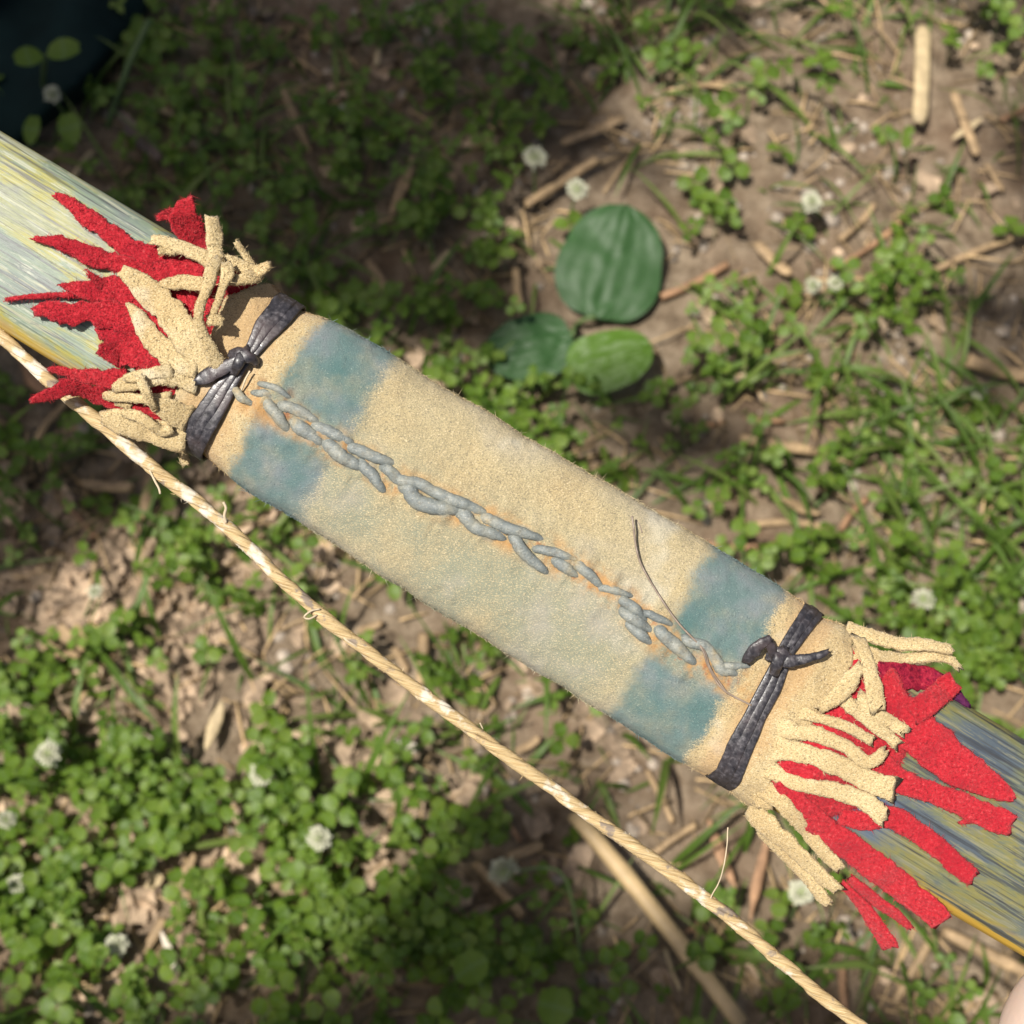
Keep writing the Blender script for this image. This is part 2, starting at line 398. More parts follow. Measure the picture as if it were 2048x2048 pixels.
M['skin'] = mat_skin(); M['nail'] = mat_simple('nail', (.70, .48, .42), .3, .5, .08, 60, isl=0, bump=0)

# ------------------------------------------------------------------ where things are on the ground
def ground_h(x, y):
    fade = np.exp(-((np.asarray(x, float) / 3) ** 2 + (np.asarray(y, float) / 3) ** 2) * .1)
    return (fbm(np.asarray(x) * 7, np.asarray(y) * 7, 3, 3) * .009 + fbm(np.asarray(x) * 45, np.asarray(y) * 45, 5, 3) * .0050 + fbm(np.asarray(x) * 120, np.asarray(y) * 120, 6, 2) * .0022) * (.4 + .6 * fade)
def ground_pt(px, py, z=0.0):
    """the place on the ground that lies along a sight line"""
    d = ROT @ Vector(((px - 1024) / 1024 * HALF, -(py - 1024) / 1024 * HALF, -1))
    t = (z - CAM.z) / d.z
    p = CAM + d * t
    return p, t                              # t = depth
def gp(px, py, h=0.0):
    p, t = ground_pt(px, py, h)
    z = float(ground_h(p.x, p.y)) + h
    p, t = ground_pt(px, py, z)
    return Vector((p.x, p.y, z)), t * HALF / 1024       # point, metres per photo pixel there

# ------------------------------------------------------------------ setting: soil sheet out to the horizon
def axis(c, fine, step, far):
    a = list(np.arange(-fine, fine + 1e-6, step)); s_ = step; x = fine
    while x < far:
        s_ *= 1.32; x += s_; a.append(x); a.insert(0, -x)
    return np.array(a) + c
ax = axis(0.0, .62, .0042, 300); ay = axis(.30, .62, .0042, 300)
GX, GY = np.meshgrid(ax, ay)
GZ = ground_h(GX, GY)
nx, ny = len(ax), len(ay)
V = np.stack([GX.ravel(), GY.ravel(), GZ.ravel()], 1).tolist()
idx = np.arange(nx * ny).reshape(ny, nx)
F = np.stack([idx[:-1, :-1].ravel(), idx[:-1, 1:].ravel(), idx[1:, 1:].ravel(), idx[1:, :-1].ravel()], 1).tolist()
g = MB(); g.v = V; g.f = F; g.uv = [(p[0], p[1]) for p in V]
tag(g.build('ground', M['soil']), kind='structure')

# ------------------------------------------------------------------ the bow
A0 = np.array([506.0, 766.0]); E = np.array([.8535, .5211]); Nn = np.array([.5211, -.8535])
def limb_a(u): return np.interp(u, [-5000, -690, 0, 1187, 1800, 5000], [95, 168, 174, 188, 187, 120])
def limb_c(u): return np.interp(u, [-690, 0, 1187, 1800], [-1, 0, 0, 10])
def wrap_a(u): return np.interp(u, [-260, -60, -20, 20, 80, 600, 1120, 1175, 1210, 1260, 1500], [188, 186, 180, 180, 188, 194, 200, 197, 194, 200, 206])
LT, LN = 72.0, 3.2; WT, WN = 92.0, 2.7
def prof(v, c, a, t, n):
    q = np.clip(np.abs((v - c) / a), 0, .985); return t * (1 - q ** n) ** (1 / n)
def surf(u, v):
    """height of the bow's face over its middle plane, in photo pixels"""
    if -130 < u < 1330: return float(prof(v, limb_c(u), wrap_a(u), WT, WN))
    k = min(1, max(0, (-130 - u) / 90 if u < 0 else (u - 1330) / 90))
    return float(prof(v, limb_c(u), wrap_a(u), WT, WN) * (1 - k) + prof(v, limb_c(u), limb_a(u), LT, LN) * k)
def xy2uv(x, y):
    d = np.array([x, y]) - A0; return float(d @ E), float(d @ Nn)
def px2uv(x, y, h=0.0):
    w = 60.0
    for _ in range(3):
        k = (D - (w + h) * S) / D
        u, v = xy2uv(1024 + (x - 1024) * k, 1024 + (y - 1024) * k); w = surf(u, v)
    return u, v, w + h
def loc(u, v, w):
    p = A0 + E * u + Nn * v
    return np.array([(p[0] - 1024) * S, -(p[1] - 1024) * S, w * S])

bow = empty('bow', CAM + ROT @ Vector((0, 0, -D)), (TILT, 0, 0))
tag(bow, 'painted wooden bow with a suede grip, red felt fringe and fibre bowstring', 'bow')

def super_tube(us, nphi, a_f, c_f, T, N, extra=None):
    V = []; UV = []; ph = np.arange(nphi) * 2 * math.pi / nphi
    cx = np.sign(np.cos(ph)) * np.abs(np.cos(ph)) ** (2 / N); sx = np.sign(np.sin(ph)) * np.abs(np.sin(ph)) ** (2 / N)
    return ph, cx, sx
# limb
us = np.concatenate([np.arange(-5000, -900, 150), np.arange(-900, 2200, 14), np.arange(2200, 5001, 150)])
ph, cx, sx = super_tube(us, 56, None, None, LT, LN)
V = []; UV = []
for i, u in enumerate(us):
    a, c = float(limb_a(u)), float(limb_c(u))
    for j in range(56):
        v = c + a * cx[j]; w = LT * sx[j] * (1 if sx[j] > 0 else .8)
        r_ = 1.2 * fbm(u / 260, v / 9, 11, 2) + .9 * fbm(u / 60, ph[j] * 3, 12, 2)
        V.append(loc(u, v * (1 + .002 * r_), w + r_)); UV.append((u / 1000, v / 1000))
Fq = [(i * 56 + j, i * 56 + (j + 1) % 56, (i + 1) * 56 + (j + 1) % 56, (i + 1) * 56 + j) for i in range(len(us) - 1) for j in range(56)]
Fq = [f[::-1] for f in Fq]
lm = MB().add(V, Fq, UV); lm.f.append(tuple(range(56))); lm.f.append(tuple((len(us) - 1) * 56 + j for j in reversed(range(56))))
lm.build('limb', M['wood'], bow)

# ---- silvered lacing down the grip
def z3(*p): return [(420 + .2588 * x, 700 + .2588 * y) for x, y in p]
def z7(*p): return [(780 + .2381 * x, 900 + .2381 * y) for x, y in p]
def z6(*p): return [(1180 + .2588 * x, 1180 + .2588 * y) for x, y in p]
LACE = [(z3((200, 320), (310, 410)), 20, 3), (z3((370, 330), (490, 370)), 18, 3), (z3((420, 265), (600, 355)), 16, 3), (z3((450, 420), (520, 500), (590, 600)), 28, 5),
        (z3((560, 430), (680, 470), (810, 540)), 26, 9), (z3((670, 580), (760, 640), (850, 710)), 32, 8), (z3((820, 590), (940, 640), (1080, 710)), 27, 9),
        (z3((920, 740), (1020, 820), (1150, 900)), 34, 8), (z3((1100, 755), (1250, 820), (1400, 870)), 27, 8), (z3((1180, 890), (1250, 960), (1330, 1070)), 28, 7),
        (z3((1360, 915), (1480, 1010), (1620, 1030)) + z7((330, 330), (500, 410), (640, 460), (780, 520)), 27, 11),
        (z7((140, 320), (230, 430), (380, 480), (560, 510)), 36, 10), (z7((600, 530), (720, 650), (930, 730)), 31, 9), (z7((810, 575), (1000, 660), (1240, 735)), 27, 10),
        (z7((1040, 745), (1140, 880), (1280, 1000)), 28, 7), (z7((1250, 830), (1400, 865), (1550, 915)), 21, 8), (z7((1400, 940), (1480, 990), (1550, 1040)), 27, 6),
        (z7((1590, 970), (1680, 1050), (1760, 1130)), 24, 8), ([(1204, 1176), (1232, 1182), (1258, 1190)], 18, 6), ([(1246, 1201), (1270, 1218), (1286, 1236)], 25, 8),
        (z6((270, 180), (360, 240), (450, 300)), 28, 6), (z6((310, 280), (400, 350), (460, 400)), 24, 5), (z6((440, 180), (520, 215), (610, 255)), 19, 7),
        (z6((540, 320), (650, 420), (780, 540)), 31, 9), (z6((750, 390), (880, 430), (960, 520), (1020, 620), (1110, 640)), 26, 8), (z6((1030, 590), (1120, 590), (1210, 585)), 18, 8)]
LSEG = []
for p_, wd_, h_ in LACE:
    q_ = [px2uv(*t_)[:2] for t_ in p_]
    for a_, b_ in zip(q_[:-1], q_[1:]): LSEG.append((a_[0], a_[1], b_[0], b_[1], wd_))
LSEG = np.array(LSEG)
HOLES = np.array([px2uv(*q_)[:2] for p_, wd_, h_ in LACE for q_ in (p_[0], p_[-1])])
def hole(u, v):
    return float(np.exp(-(((HOLES[:, 0] - u) ** 2 + (HOLES[:, 1] - v) ** 2).min()) / 9.5 ** 2))
def ridge(u, v):
    """how far the leather is pushed up by the lacing under it"""
    ax_ = LSEG[:, 0]; ay_ = LSEG[:, 1]; dx = LSEG[:, 2] - ax_; dy = LSEG[:, 3] - ay_
    t_ = np.clip(((u - ax_) * dx + (v - ay_) * dy) / (dx * dx + dy * dy), 0, 1)
    dd = np.hypot(u - ax_ - t_ * dx, v - ay_ - t_ * dy) / (LSEG[:, 4] * .56)
    return float(np.max(np.exp(-dd ** 4)))
# seam of the grip
SEAM = np.array(sorted([px2uv(*p)[:2] for p in [(455, 770), (520, 808), (600, 850), (690, 905), (790, 960), (880, 1005), (980, 1045), (1060, 1090), (1150, 1135), (1230, 1190), (1300, 1255), (1370, 1320), (1440, 1350), (1490, 1375)]]))
def seam_v(u): return np.interp(u, SEAM[:, 0], SEAM[:, 1])
# ragged ends of the grip leather
def edge_curve(pts):
    q = np.array(sorted([(lambda t: (t[1], t[0]))(px2uv(*p)) for p in pts])); return q
LE = edge_curve([(545, 560), (500, 575), (455, 590), (437, 622), (420, 668), (392, 722), (372, 760), (338, 800), (330, 838), (330, 868), (350, 880)])
RE = edge_curve([(1720, 1262), (1702, 1300), (1700, 1338), (1678, 1385), (1640, 1424), (1604, 1479), (1556, 1518), (1545, 1562), (1545, 1605), (1512, 1652)])
def wrap_mesh():
    nphi, nu = 210, 380
    ph = np.arange(nphi) * 2 * math.pi / nphi
    cx = np.sign(np.cos(ph)) * np.abs(np.cos(ph)) ** (2 / WN); sx = np.sign(np.sin(ph)) * np.abs(np.sin(ph)) ** (2 / WN)
    V = []; UV = []; SE = []; RG = []
    t = np.linspace(0, 1, nu)
    for i in range(nu):
        for j in range(nphi):
            vv = 190 * cx[j]
            if sx[j] >= 0:
                u0 = np.interp(vv, LE[:, 0], LE[:, 1]); u1 = np.interp(vv, RE[:, 0], RE[:, 1])
            else:
                u0 = np.interp(vv, [-190, 190], [LE[0, 1], LE[-1, 1]]); u1 = np.interp(vv, [-190, 190], [RE[0, 1], RE[-1, 1]])
            u0 += 5 * fbm(vv / 14, 3.3, 21, 3); u1 += 5 * fbm(vv / 14, 7.3, 22, 3)
            u = u0 + (u1 - u0) * t[i]
            a = float(wrap_a(u)); v = a * cx[j]; w = WT * sx[j]
            nrm = np.array([np.sign(cx[j]) * abs(cx[j]) ** (WN - 1) / a, np.sign(sx[j]) * abs(sx[j]) ** (WN - 1) / WT]); nrm /= np.linalg.norm(nrm)
            d = 4.5 * fbm(u / 150, math.cos(ph[j]) * 1.2 + 5, 33, 2) + 2.6 * fbm(u / 60, math.cos(ph[j]) * 3 + math.sin(ph[j]), 31, 3) + 1.3 * fbm(u / 16, v / 16, 32, 2)
            sv = 1.0; rg = 0.0
            if sx[j] > 0 and -20 < u < 1180:
                s0 = float(seam_v(u)); dv = v - s0
                pk = fbm(u / 26, v / 26, 41, 2)
                fe = min(1, max(0, (u - 0) / 50), max(0, (1170 - u) / 50))
                d += fe * (5 * math.exp(-(dv / 50) ** 2) + 7 * pk * math.exp(-(dv / 60) ** 2) + 4 * fbm(u / 11, dv / 30, 42, 2) * math.exp(-(dv / 45) ** 2))
                if abs(dv) < 85: rg = ridge(u, v); d += fe * 4 * rg; ho = hole(u, v); d -= 7 * fe * ho; rg -= 1.6 * ho     # puckered ridge along the seam
                sv = abs(dv) / 1000
            d -= 6 * math.exp(-((u + 10 - .0 * v) / 26) ** 2) + 6 * math.exp(-((u - 1205) / 24) ** 2)
            if u < -60 or u > 1250: d += 4 * fbm(u / 40, v / 30, 51, 2)
            V.append(loc(u, v + nrm[0] * d, w + nrm[1] * d)); UV.append((u / 1000, v / 1000)); SE.append(sv); RG.append(rg)
    F = [(i * nphi + j, (i + 1) * nphi + j, (i + 1) * nphi + (j + 1) % nphi, i * nphi + (j + 1) % nphi) for i in range(nu - 1) for j in range(nphi)]
    mb = MB().add(V, F, UV)
    n0 = len(V)
    # turned-under cut edge
    for e, side in ((0, -1), (nu - 1, 1)):
        b = len(mb.v)
        ring = [tuple(np.array(mb.v[e * nphi + j]) * 1.0 - np.array([0, 0, 1]) * (7 * S if math.sin(ph[j]) > 0 else -7 * S)) for j in range(nphi)]
        mb.v += ring; mb.uv += [mb.uv[e * nphi + j] for j in range(nphi)]; SE += [1.0] * nphi
        for j in range(nphi):
            q = (e * nphi + j, e * nphi + (j + 1) % nphi, b + (j + 1) % nphi, b + j)
            mb.f.append(q if side < 0 else q[::-1])
    nb = len(mb.v)
    mb.fuzz(26000, 11 * S, 1.5 * S, 5, .7, keep=lambda P, N: np.where(N[:, 2] < -.35, 0, .25 + 4 * np.clip(1 - np.abs(N[:, 2]), 0, 1) ** 2))
    SE += [1.0] * (len(mb.v) - nb)
    # fibres keep the seam value of the skin (1 = plain leather)
    o = mb.build('grip_wrap', M['wrap'], bow)
    at = o.data.attributes.new('ridge', 'FLOAT', 'POINT'); at.data.foreach_set('value', np.array(RG + [0.0] * (len(SE) - len(RG)), dtype=np.float32))
    at = o.data.attributes.new('seam', 'FLOAT', 'POINT'); at.data.foreach_set('value', np.array(SE, dtype=np.float32))
    return o
wrap = wrap_mesh()

def ribbon(name, pts, mat, parent, thick=10, step=7, fuzz=0, flen=8, fwid=1.5, flean=.75, edge=.05, ends=4, seed=1, sec=12, power=2.6, twist=0.0, abs_h=False):
    """a cut strip: rows of photo x, y, height over the bow's face, width"""
    r = random.Random(seed)
    P = spline(pts, step); C = []; UPS = []; UV = []
    for k, (x, y, h, w_) in enumerate(P):
        u, v, w = px2uv(x, y, h)
        if abs_h:
            w = h; kk = (D - w * S) / D; u, v = xy2uv(1024 + (x - 1024) * kk, 1024 + (y - 1024) * kk)
        C.append(loc(u, v, w)); UV.append((u / 1000, v / 1000))
        q = max(-1, min(1, v / 230)); t_ = twist * (k / len(P) - .3)
        up = np.array([Nn[0] * (q ** 3) * .9, -Nn[1] * (q ** 3) * .9, 1.0]) + np.array([math.cos(t_ * 3), math.sin(t_ * 2), 0]) * twist * .5
        UPS.append(up)
    C = np.array(C)
    wob = np.array([fbm(k * .21, seed * 3.7, 61, 2) for k in range(len(C))])
    C[:, 2] += wob * 3.0 * S
    HW = np.maximum(P[:, 3] / 2, 1.2) * S
    HT = np.minimum(np.ones(len(P)) * thick / 2, P[:, 3] / 2) * S * np.array([1 + .18 * fbm(k * .3, seed * 1.3, 62, 2) for k in range(len(C))])
    mb = MB(); sweep(mb, C, np.array(UPS), HW, HT, sec, power, UV, ends * S, r, edge=edge)
    if fuzz: mb.fuzz(fuzz, flen * S, fwid * S, seed + 90, flean)
    return mb.build(name, mat, parent)

# ---- red felt under the fringes
def felt_patch(name, u_in, pts_edge, seed, side):
    q = edge_curve(pts_edge); V = []; UV = []; nv, nu = 46, 26
    vs_ = np.linspace(max(-168, q[0, 0]), min(170, q[-1, 0]), nv)
    for j, v in enumerate(vs_):
        ue = np.interp(v, q[:, 0], q[:, 1]) + 16 * fbm(v / 16, seed, 71, 3)
        for i in range(nu):
            t = i / (nu - 1); u = u_in + (ue - u_in) * t
            q2 = LE if side < 0 else RE; ue2 = float(np.interp(v, q2[:, 0], q2[:, 1])); out = (u - ue2) * side
            h = -9 + 15 * min(1, max(0, (out + 4) / 22)) + 3 * t + 3 * fbm(u / 30, v / 30, 72 + seed, 2)
            if i == nu - 1: h = 0
            V.append(loc(u, v, surf(u, v) + h)); UV.append((u / 1000, v / 1000))
    F = [(j * nu + i, j * nu + i + 1, (j + 1) * nu + i + 1, (j + 1) * nu + i) for j in range(nv - 1) for i in range(nu - 1)]
    if side < 0: F = [f[::-1] for f in F]
    mb = MB().add(V, F, UV); mb.fuzz(12000, 8 * S, 1.3 * S, seed, .9, keep=lambda P, N: np.array([1.0 if (xy2uv(1024 + p_[0] / S, 1024 - p_[1] / S)[0] - (-112 if side < 0 else 1340)) * side > 0 else 0.0 for p_ in P]))
    return mb.build(name, M['felt'], bow)
feltL = felt_patch('felt_tuft', -80, [(470, 520), (410, 530), (330, 545), (270, 600), (262, 660), (275, 720), (262, 770), (240, 800), (290, 850), (330, 870)], 1, -1)
feltR = felt_patch('felt_tuft', 1235, [(1800, 1330), (1812, 1380), (1815, 1440), (1810, 1500), (1790, 1550), (1730, 1600), (1680, 1628), (1620, 1640), (1585, 1670)], 2, 1)

FELT_L = [
    [(109, 389, 12, 9), (135, 404, 12, 22), (163, 425, 11, 32), (217, 466, 11, 42), (275, 501, 11, 52), (344, 535, 10, 62), (410, 552, 9, 60)],
    [(69, 476, 16, 8), (95, 482, 17, 13), (120, 486, 18, 26), (174, 508, 18, 34), (232, 527, 14, 38), (290, 537, 10, 44), (340, 550, 9, 50)],
    [(384, 396, 48, 8), (372, 416, 50, 40), (368, 438, 48, 58), (378, 472, 38, 62), (399, 508, 22, 60), (420, 540, 12, 50)],
    [(315, 436, 50, 8), (332, 430, 50, 20), (352, 430, 50, 30), (372, 446, 46, 36)],
    [(13, 599, 14, 7), (60, 594, 14, 9), (110, 590, 14, 10), (150, 588, 14, 13)],
    [(69, 624, 22, 16), (92, 620, 24, 32), (116, 620, 25, 38), (174, 624, 22, 46), (236, 631, 16, 56), (290, 650, 12, 60)],
    [(123, 570, 16, 8), (145, 575, 16, 22), (172, 580, 16, 36), (217, 584, 15, 58), (254, 592, 14, 60), (308, 631, 12, 54), (344, 668, 10, 44)],
    [(178, 548, 20, 6), (190, 558, 18, 14), (206, 572, 15, 26)],
    [(215, 640, 12, 50), (248, 672, 11, 78), (283, 705, 10, 74), (320, 722, 9, 50), (352, 737, 8, 30)],
    [(197, 699, 12, 14), (214, 700, 12, 34), (240, 705, 12, 50)],
    [(98, 738, 2, 9), (125, 742, 4, 20), (152, 748, 6, 26), (203, 757, 8, 36), (254, 758, 8, 44)],
    [(62, 802, 62, 7), (85, 793, 64, 20), (109, 784, 66, 27), (145, 774, 60, 30), (188, 787, 36, 34), (225, 805, 22, 36), (262, 812, 12, 36)],
    [(255, 802, 10, 22), (285, 820, 9, 30), (318, 843, 8, 26)],
]
for k, p in enumerate(FELT_L):
    ribbon('felt_strip', p, M['felt'], feltL, thick=8, power=3.6, fwid=1.3, flean=.9, fuzz=int(300 + 15 * len(p) * max(q[3] for q in p)), flen=8, seed=100 + k, edge=.13, ends=4)
FELT_R = [
    [(1768, 1340, 14, 46), (1790, 1414, 15, 76), (1848, 1478, 15, 88), (1908, 1528, 14, 78), (1968, 1562, 14, 56), (2008, 1584, 14, 36), (2028, 1599, 14, 12)],
    [(1908, 1362, 30, 42), (1890, 1376, 30, 46), (1864, 1400, 26, 46), (1822, 1428, 18, 46)],
    [(1765, 1534, 10, 50), (1813, 1566, 12, 46), (1872, 1588, 13, 42), (1931, 1612, 14, 46), (1994, 1640, 16, 50), (2022, 1650, 18, 46)],
    [(1918, 1646, 12, 4), (1940, 1640, 12, 9), (1965, 1634, 12, 12)],
    [(1679, 1634, 8, 32), (1730, 1640, 9, 40), (1777, 1632, 10, 44), (1821, 1655, 13, 42), (1872, 1691, 18, 40), (1911, 1727, 24, 38), (1946, 1756, 30, 34)],
    [(1553, 1566, 9, 14), (1600, 1612, 11, 44), (1655, 1664, 12, 56), (1714, 1707, 13, 62), (1773, 1750, 15, 61), (1832, 1798, 20, 58), (1884, 1845, 26, 48)],
    [(1700, 1756, 14, 20), (1752, 1801, 14, 28), (1792, 1829, 12, 26), (1822, 1857, 10, 12)],
    [(1684, 1766, 4, 16), (1724, 1809, 6, 27), (1757, 1857, 8, 36), (1780, 1894, 10, 38)],
]
for k, p in enumerate(FELT_R):
    ribbon('felt_strip', p, M['felt'], feltR, thick=8, power=3.6, fwid=1.3, flean=.9, fuzz=int(300 + 15 * len(p) * max(q[3] for q in p)), flen=8, seed=130 + k, edge=.05, ends=3)
tag(ribbon('felt_strip', [(1752, 1342, 8, 48), (1813, 1352, 10, 60), (1872, 1360, 9, 46), (1912, 1388, 5, 26), (1936, 1414, 2, 12)], M['purple'], feltR, thick=12, fuzz=1200, seed=150, edge=.08),
    'purple stained felt strip')

# ---- suede fringe
FR_L = [
    ([(243, 541, 34, 20), (262, 556, 34, 36), (290, 578, 32, 50), (326, 611, 28, 58), (362, 657, 22, 58), (399, 705, 14, 58), (420, 735, 6, 50)], 12),
    ([(256, 607, 22, 10), (268, 622, 24, 22), (283, 644, 24, 34), (312, 686, 20, 46), (348, 716, 14, 52), (396, 734, 8, 52)], 12),
    ([(318, 568, 30, 14), (340, 568, 34, 26), (365, 565, 40, 30), (395, 567, 44, 29), (420, 570, 44, 26)], 14),
    ([(303, 479, 40, 20), (322, 482, 44, 25), (344, 489, 46, 27), (384, 504, 44, 29), (420, 522, 38, 28)], 15),
    ([(316, 503, 36, 12), (330, 500, 40, 14), (352, 506, 42, 12)], 10),
    ([(424, 435, 84, 27), (427, 455, 80, 30), (429, 476, 76, 32), (431, 505, 70, 34), (434, 545, 62, 36)], 20),
    ([(438, 518, 74, 20), (422, 540, 84, 26), (420, 560, 84, 24), (411, 585, 80, 20), (401, 610, 70, 19), (398, 640, 58, 19), (408, 675, 44, 24), (424, 705, 28, 30), (440, 735, 12, 28)], 17),
    ([(450, 528, 78, 22), (455, 548, 80, 24), (446, 568, 74, 18), (436, 602, 62, 15), (424, 634, 46, 15)], 13),
    ([(417, 641, 46, 17), (430, 640, 48, 22), (445, 646, 46, 16)], 14),
    ([(440, 520, 60, 22), (462, 524, 62, 30), (486, 535, 66, 32), (507, 544, 72, 30), (526, 538, 80, 26), (540, 528, 86, 16)], 15),
    ([(456, 560, 56, 18), (482, 560, 60, 22), (508, 554, 66, 30), (524, 546, 70, 22)], 15),
    ([(474, 485, 50, 13), (482, 498, 48, 14), (492, 514, 46, 15), (506, 533, 44, 17)], 12),
    ([(207, 790, 30, 15), (230, 793, 32, 19), (260, 795, 30, 20), (290, 798, 26, 20), (340, 800, 14, 28)], 14),
    ([(228, 776, 36, 18), (250, 768, 38, 30), (283, 761, 34, 34), (320, 752, 22, 34), (350, 752, 12, 44), (395, 764, 4, 56)], 15),
    ([(250, 758, 44, 16), (275, 752, 44, 24), (305, 747, 34, 24), (345, 742, 14, 28)], 14),
    ([(278, 752, 60, 15), (288, 775, 58, 18), (297, 796, 52, 18), (310, 818, 40, 12)], 12),
    ([(300, 800, 34, 22), (325, 815, 28, 40), (350, 826, 18, 50), (378, 838, 4, 56)], 11),
    ([(232, 802, 22, 16), (246, 806, 22, 18), (262, 815, 20, 14)], 11),
    ([(207, 836, 26, 34), (230, 843, 34, 50), (258, 849, 36, 56), (300, 861, 28, 54), (345, 871, 12, 56), (372, 876, 2, 56)], 20),
    ([(238, 826, 44, 14), (270, 830, 46, 22), (302, 850, 40, 22), (322, 862, 30, 20), (345, 858, 20, 20)], 12),
    ([(363, 895, -60, 15), (368, 912, -64, 18), (371, 930, -66, 20)], 13),
]
for k, (p, th) in enumerate(FR_L):
    ribbon('fringe_strip', p, M['suede'], wrap, thick=th * .80, power=2.9, fuzz=int(100 + 4 * len(p) * max(q[3] for q in p)), seed=200 + k, edge=.07, ends=3, twist=.25 if th > 13 else .1)
FR_R = [
    ([(1690, 1262, 2, 50), (1734, 1270, 8, 36), (1793, 1286, 20, 31), (1852, 1290, 30, 30), (1904, 1299, 36, 26)], 17),
    ([(1706, 1300, 3, 44), (1746, 1312, 10, 32), (1805, 1318, 20, 25), (1865, 1313, 28, 27), (1900, 1318, 30, 24), (1920, 1338, 28, 14)], 16),
    ([(1716, 1275, 20, 34), (1728, 1300, 30, 26), (1742, 1350, 36, 32), (1750, 1385, 36, 38), (1755, 1420, 34, 40)], 11),
    ([(1722, 1330, 30, 18), (1710, 1348, 34, 26), (1683, 1381, 32, 36), (1660, 1402, 26, 32), (1640, 1418, 18, 18)], 13),
    ([(1660, 1380, 6, 40), (1695, 1408, 14, 28), (1742, 1447, 20, 26), (1770, 1468, 22, 26), (1795, 1489, 22, 25)], 13),
    ([(1715, 1395, 12, 34), (1740, 1419, 18, 32), (1773, 1440, 22, 29), (1810, 1464, 24, 25)], 13),
    ([(1590, 1420, 2, 34), (1624, 1431, 8, 22), (1687, 1451, 16, 22), (1746, 1482, 20, 21)], 12),
    ([(1545, 1455, 0, 44), (1590, 1462, 4, 36), (1632, 1468, 10, 34), (1687, 1491, 17, 30), (1718, 1516, 22, 30), (1738, 1526, 28, 30), (1757, 1516, 34, 26), (1768, 1502, 38, 22)], 14),
    ([(1530, 1490, 0, 54), (1575, 1502, 4, 46), (1616, 1508, 10, 37), (1679, 1531, 17, 43), (1734, 1560, 22, 46), (1768, 1572, 24, 50), (1790, 1579, 26, 58)], 13),
    ([(1520, 1530, 0, 44), (1560, 1554, 5, 31), (1600, 1569, 10, 29), (1640, 1576, 16, 32), (1679, 1584, 20, 37), (1734, 1606, 24, 42), (1768, 1634, 26, 42)], 14),
    ([(1520, 1570, 0, 44), (1549, 1592, 8, 38), (1585, 1630, 18, 34), (1632, 1687, 22, 34), (1662, 1718, 22, 30), (1680, 1736, 22, 26)], 13),
    ([(1500, 1610, -2, 50), (1520, 1638, 6, 54), (1562, 1676, 20, 46), (1616, 1726, 26, 40), (1652, 1760, 26, 36), (1676, 1780, 26, 26)], 16),
    ([(1520, 1655, -6, 40), (1562, 1700, 2, 30), (1616, 1757, 6, 30), (1645, 1795, 8, 30), (1660, 1808, 8, 20)], 14),
    ([(1500, 1590, -2, 40), (1520, 1600, 2, 40), (1545, 1612, 6, 24)], 10),
]
for k, (p, th) in enumerate(FR_R):
    p = [(q[0], q[1], q[2], q[3] * (.9 if i_ > 1 else 1)) for i_, q in enumerate(p)]
    if k not in (2, 3, 5): p = [(2 * p[0][0] - p[1][0] * 1.0 if 0 else p[0][0], p[0][1], -13, p[0][3])] + [((p[0][0] + p[1][0]) / 2, (p[0][1] + p[1][1]) / 2, (p[1][2] + 0) * .4 - 2, (p[0][3] + p[1][3]) / 2)] + p[1:]
    ribbon('fringe_strip', p, M['suede'], wrap, thick=th * .80, power=2.9, fuzz=int(100 + 4 * len(p) * max(q[3] for q in p)), seed=240 + k, edge=.085, ends=6, twist=.12 if th > 13 else .04)

for k, (p, wd, h) in enumerate(LACE):
    pts = []
    for i, (x, y) in enumerate(p):
        e = min(i, len(p) - 1 - i)
        pts.append((x, y, 8.5 if e else 0, wd * (.86 if e else .7)))
    (xa, ya), (xb, yb) = p[0], p[-1]; ln_ = math.hypot(xb - xa, yb - ya); ex, ey = (xb - xa) / ln_, (yb - ya) / ln_
    sg = 1 if ey < .55 else -1                      # upper row bows up, lower row bows down
    if len(p) == 2: pts.insert(1, ((xa + xb) / 2 + ey * 3.5 * sg, (ya + yb) / 2 - ex * 3.5 * sg, 8.5, wd * .88))
    pts[0] = (xa - ex * 12 - ey * 4 * sg, ya - ey * 12 + ex * 4 * sg, -3, wd * .62); pts[-1] = (xb + ex * 20 - ey * 2 * sg, yb + ey * 20 + ex * 2 * sg, -8, wd * .22)
    pts.insert(1, (xa + ex * 3, ya + ey * 3, 7.5, wd * .84)); pts.insert(-1, (xb - ex * 4, yb - ey * 4, 4, wd * .64))
    ribbon('stitch', pts, M['lacing'], wrap, thick=wd * .56, step=4, seed=300 + k, edge=.04, ends=1, sec=14, power=2.0, fuzz=70, flen=7)

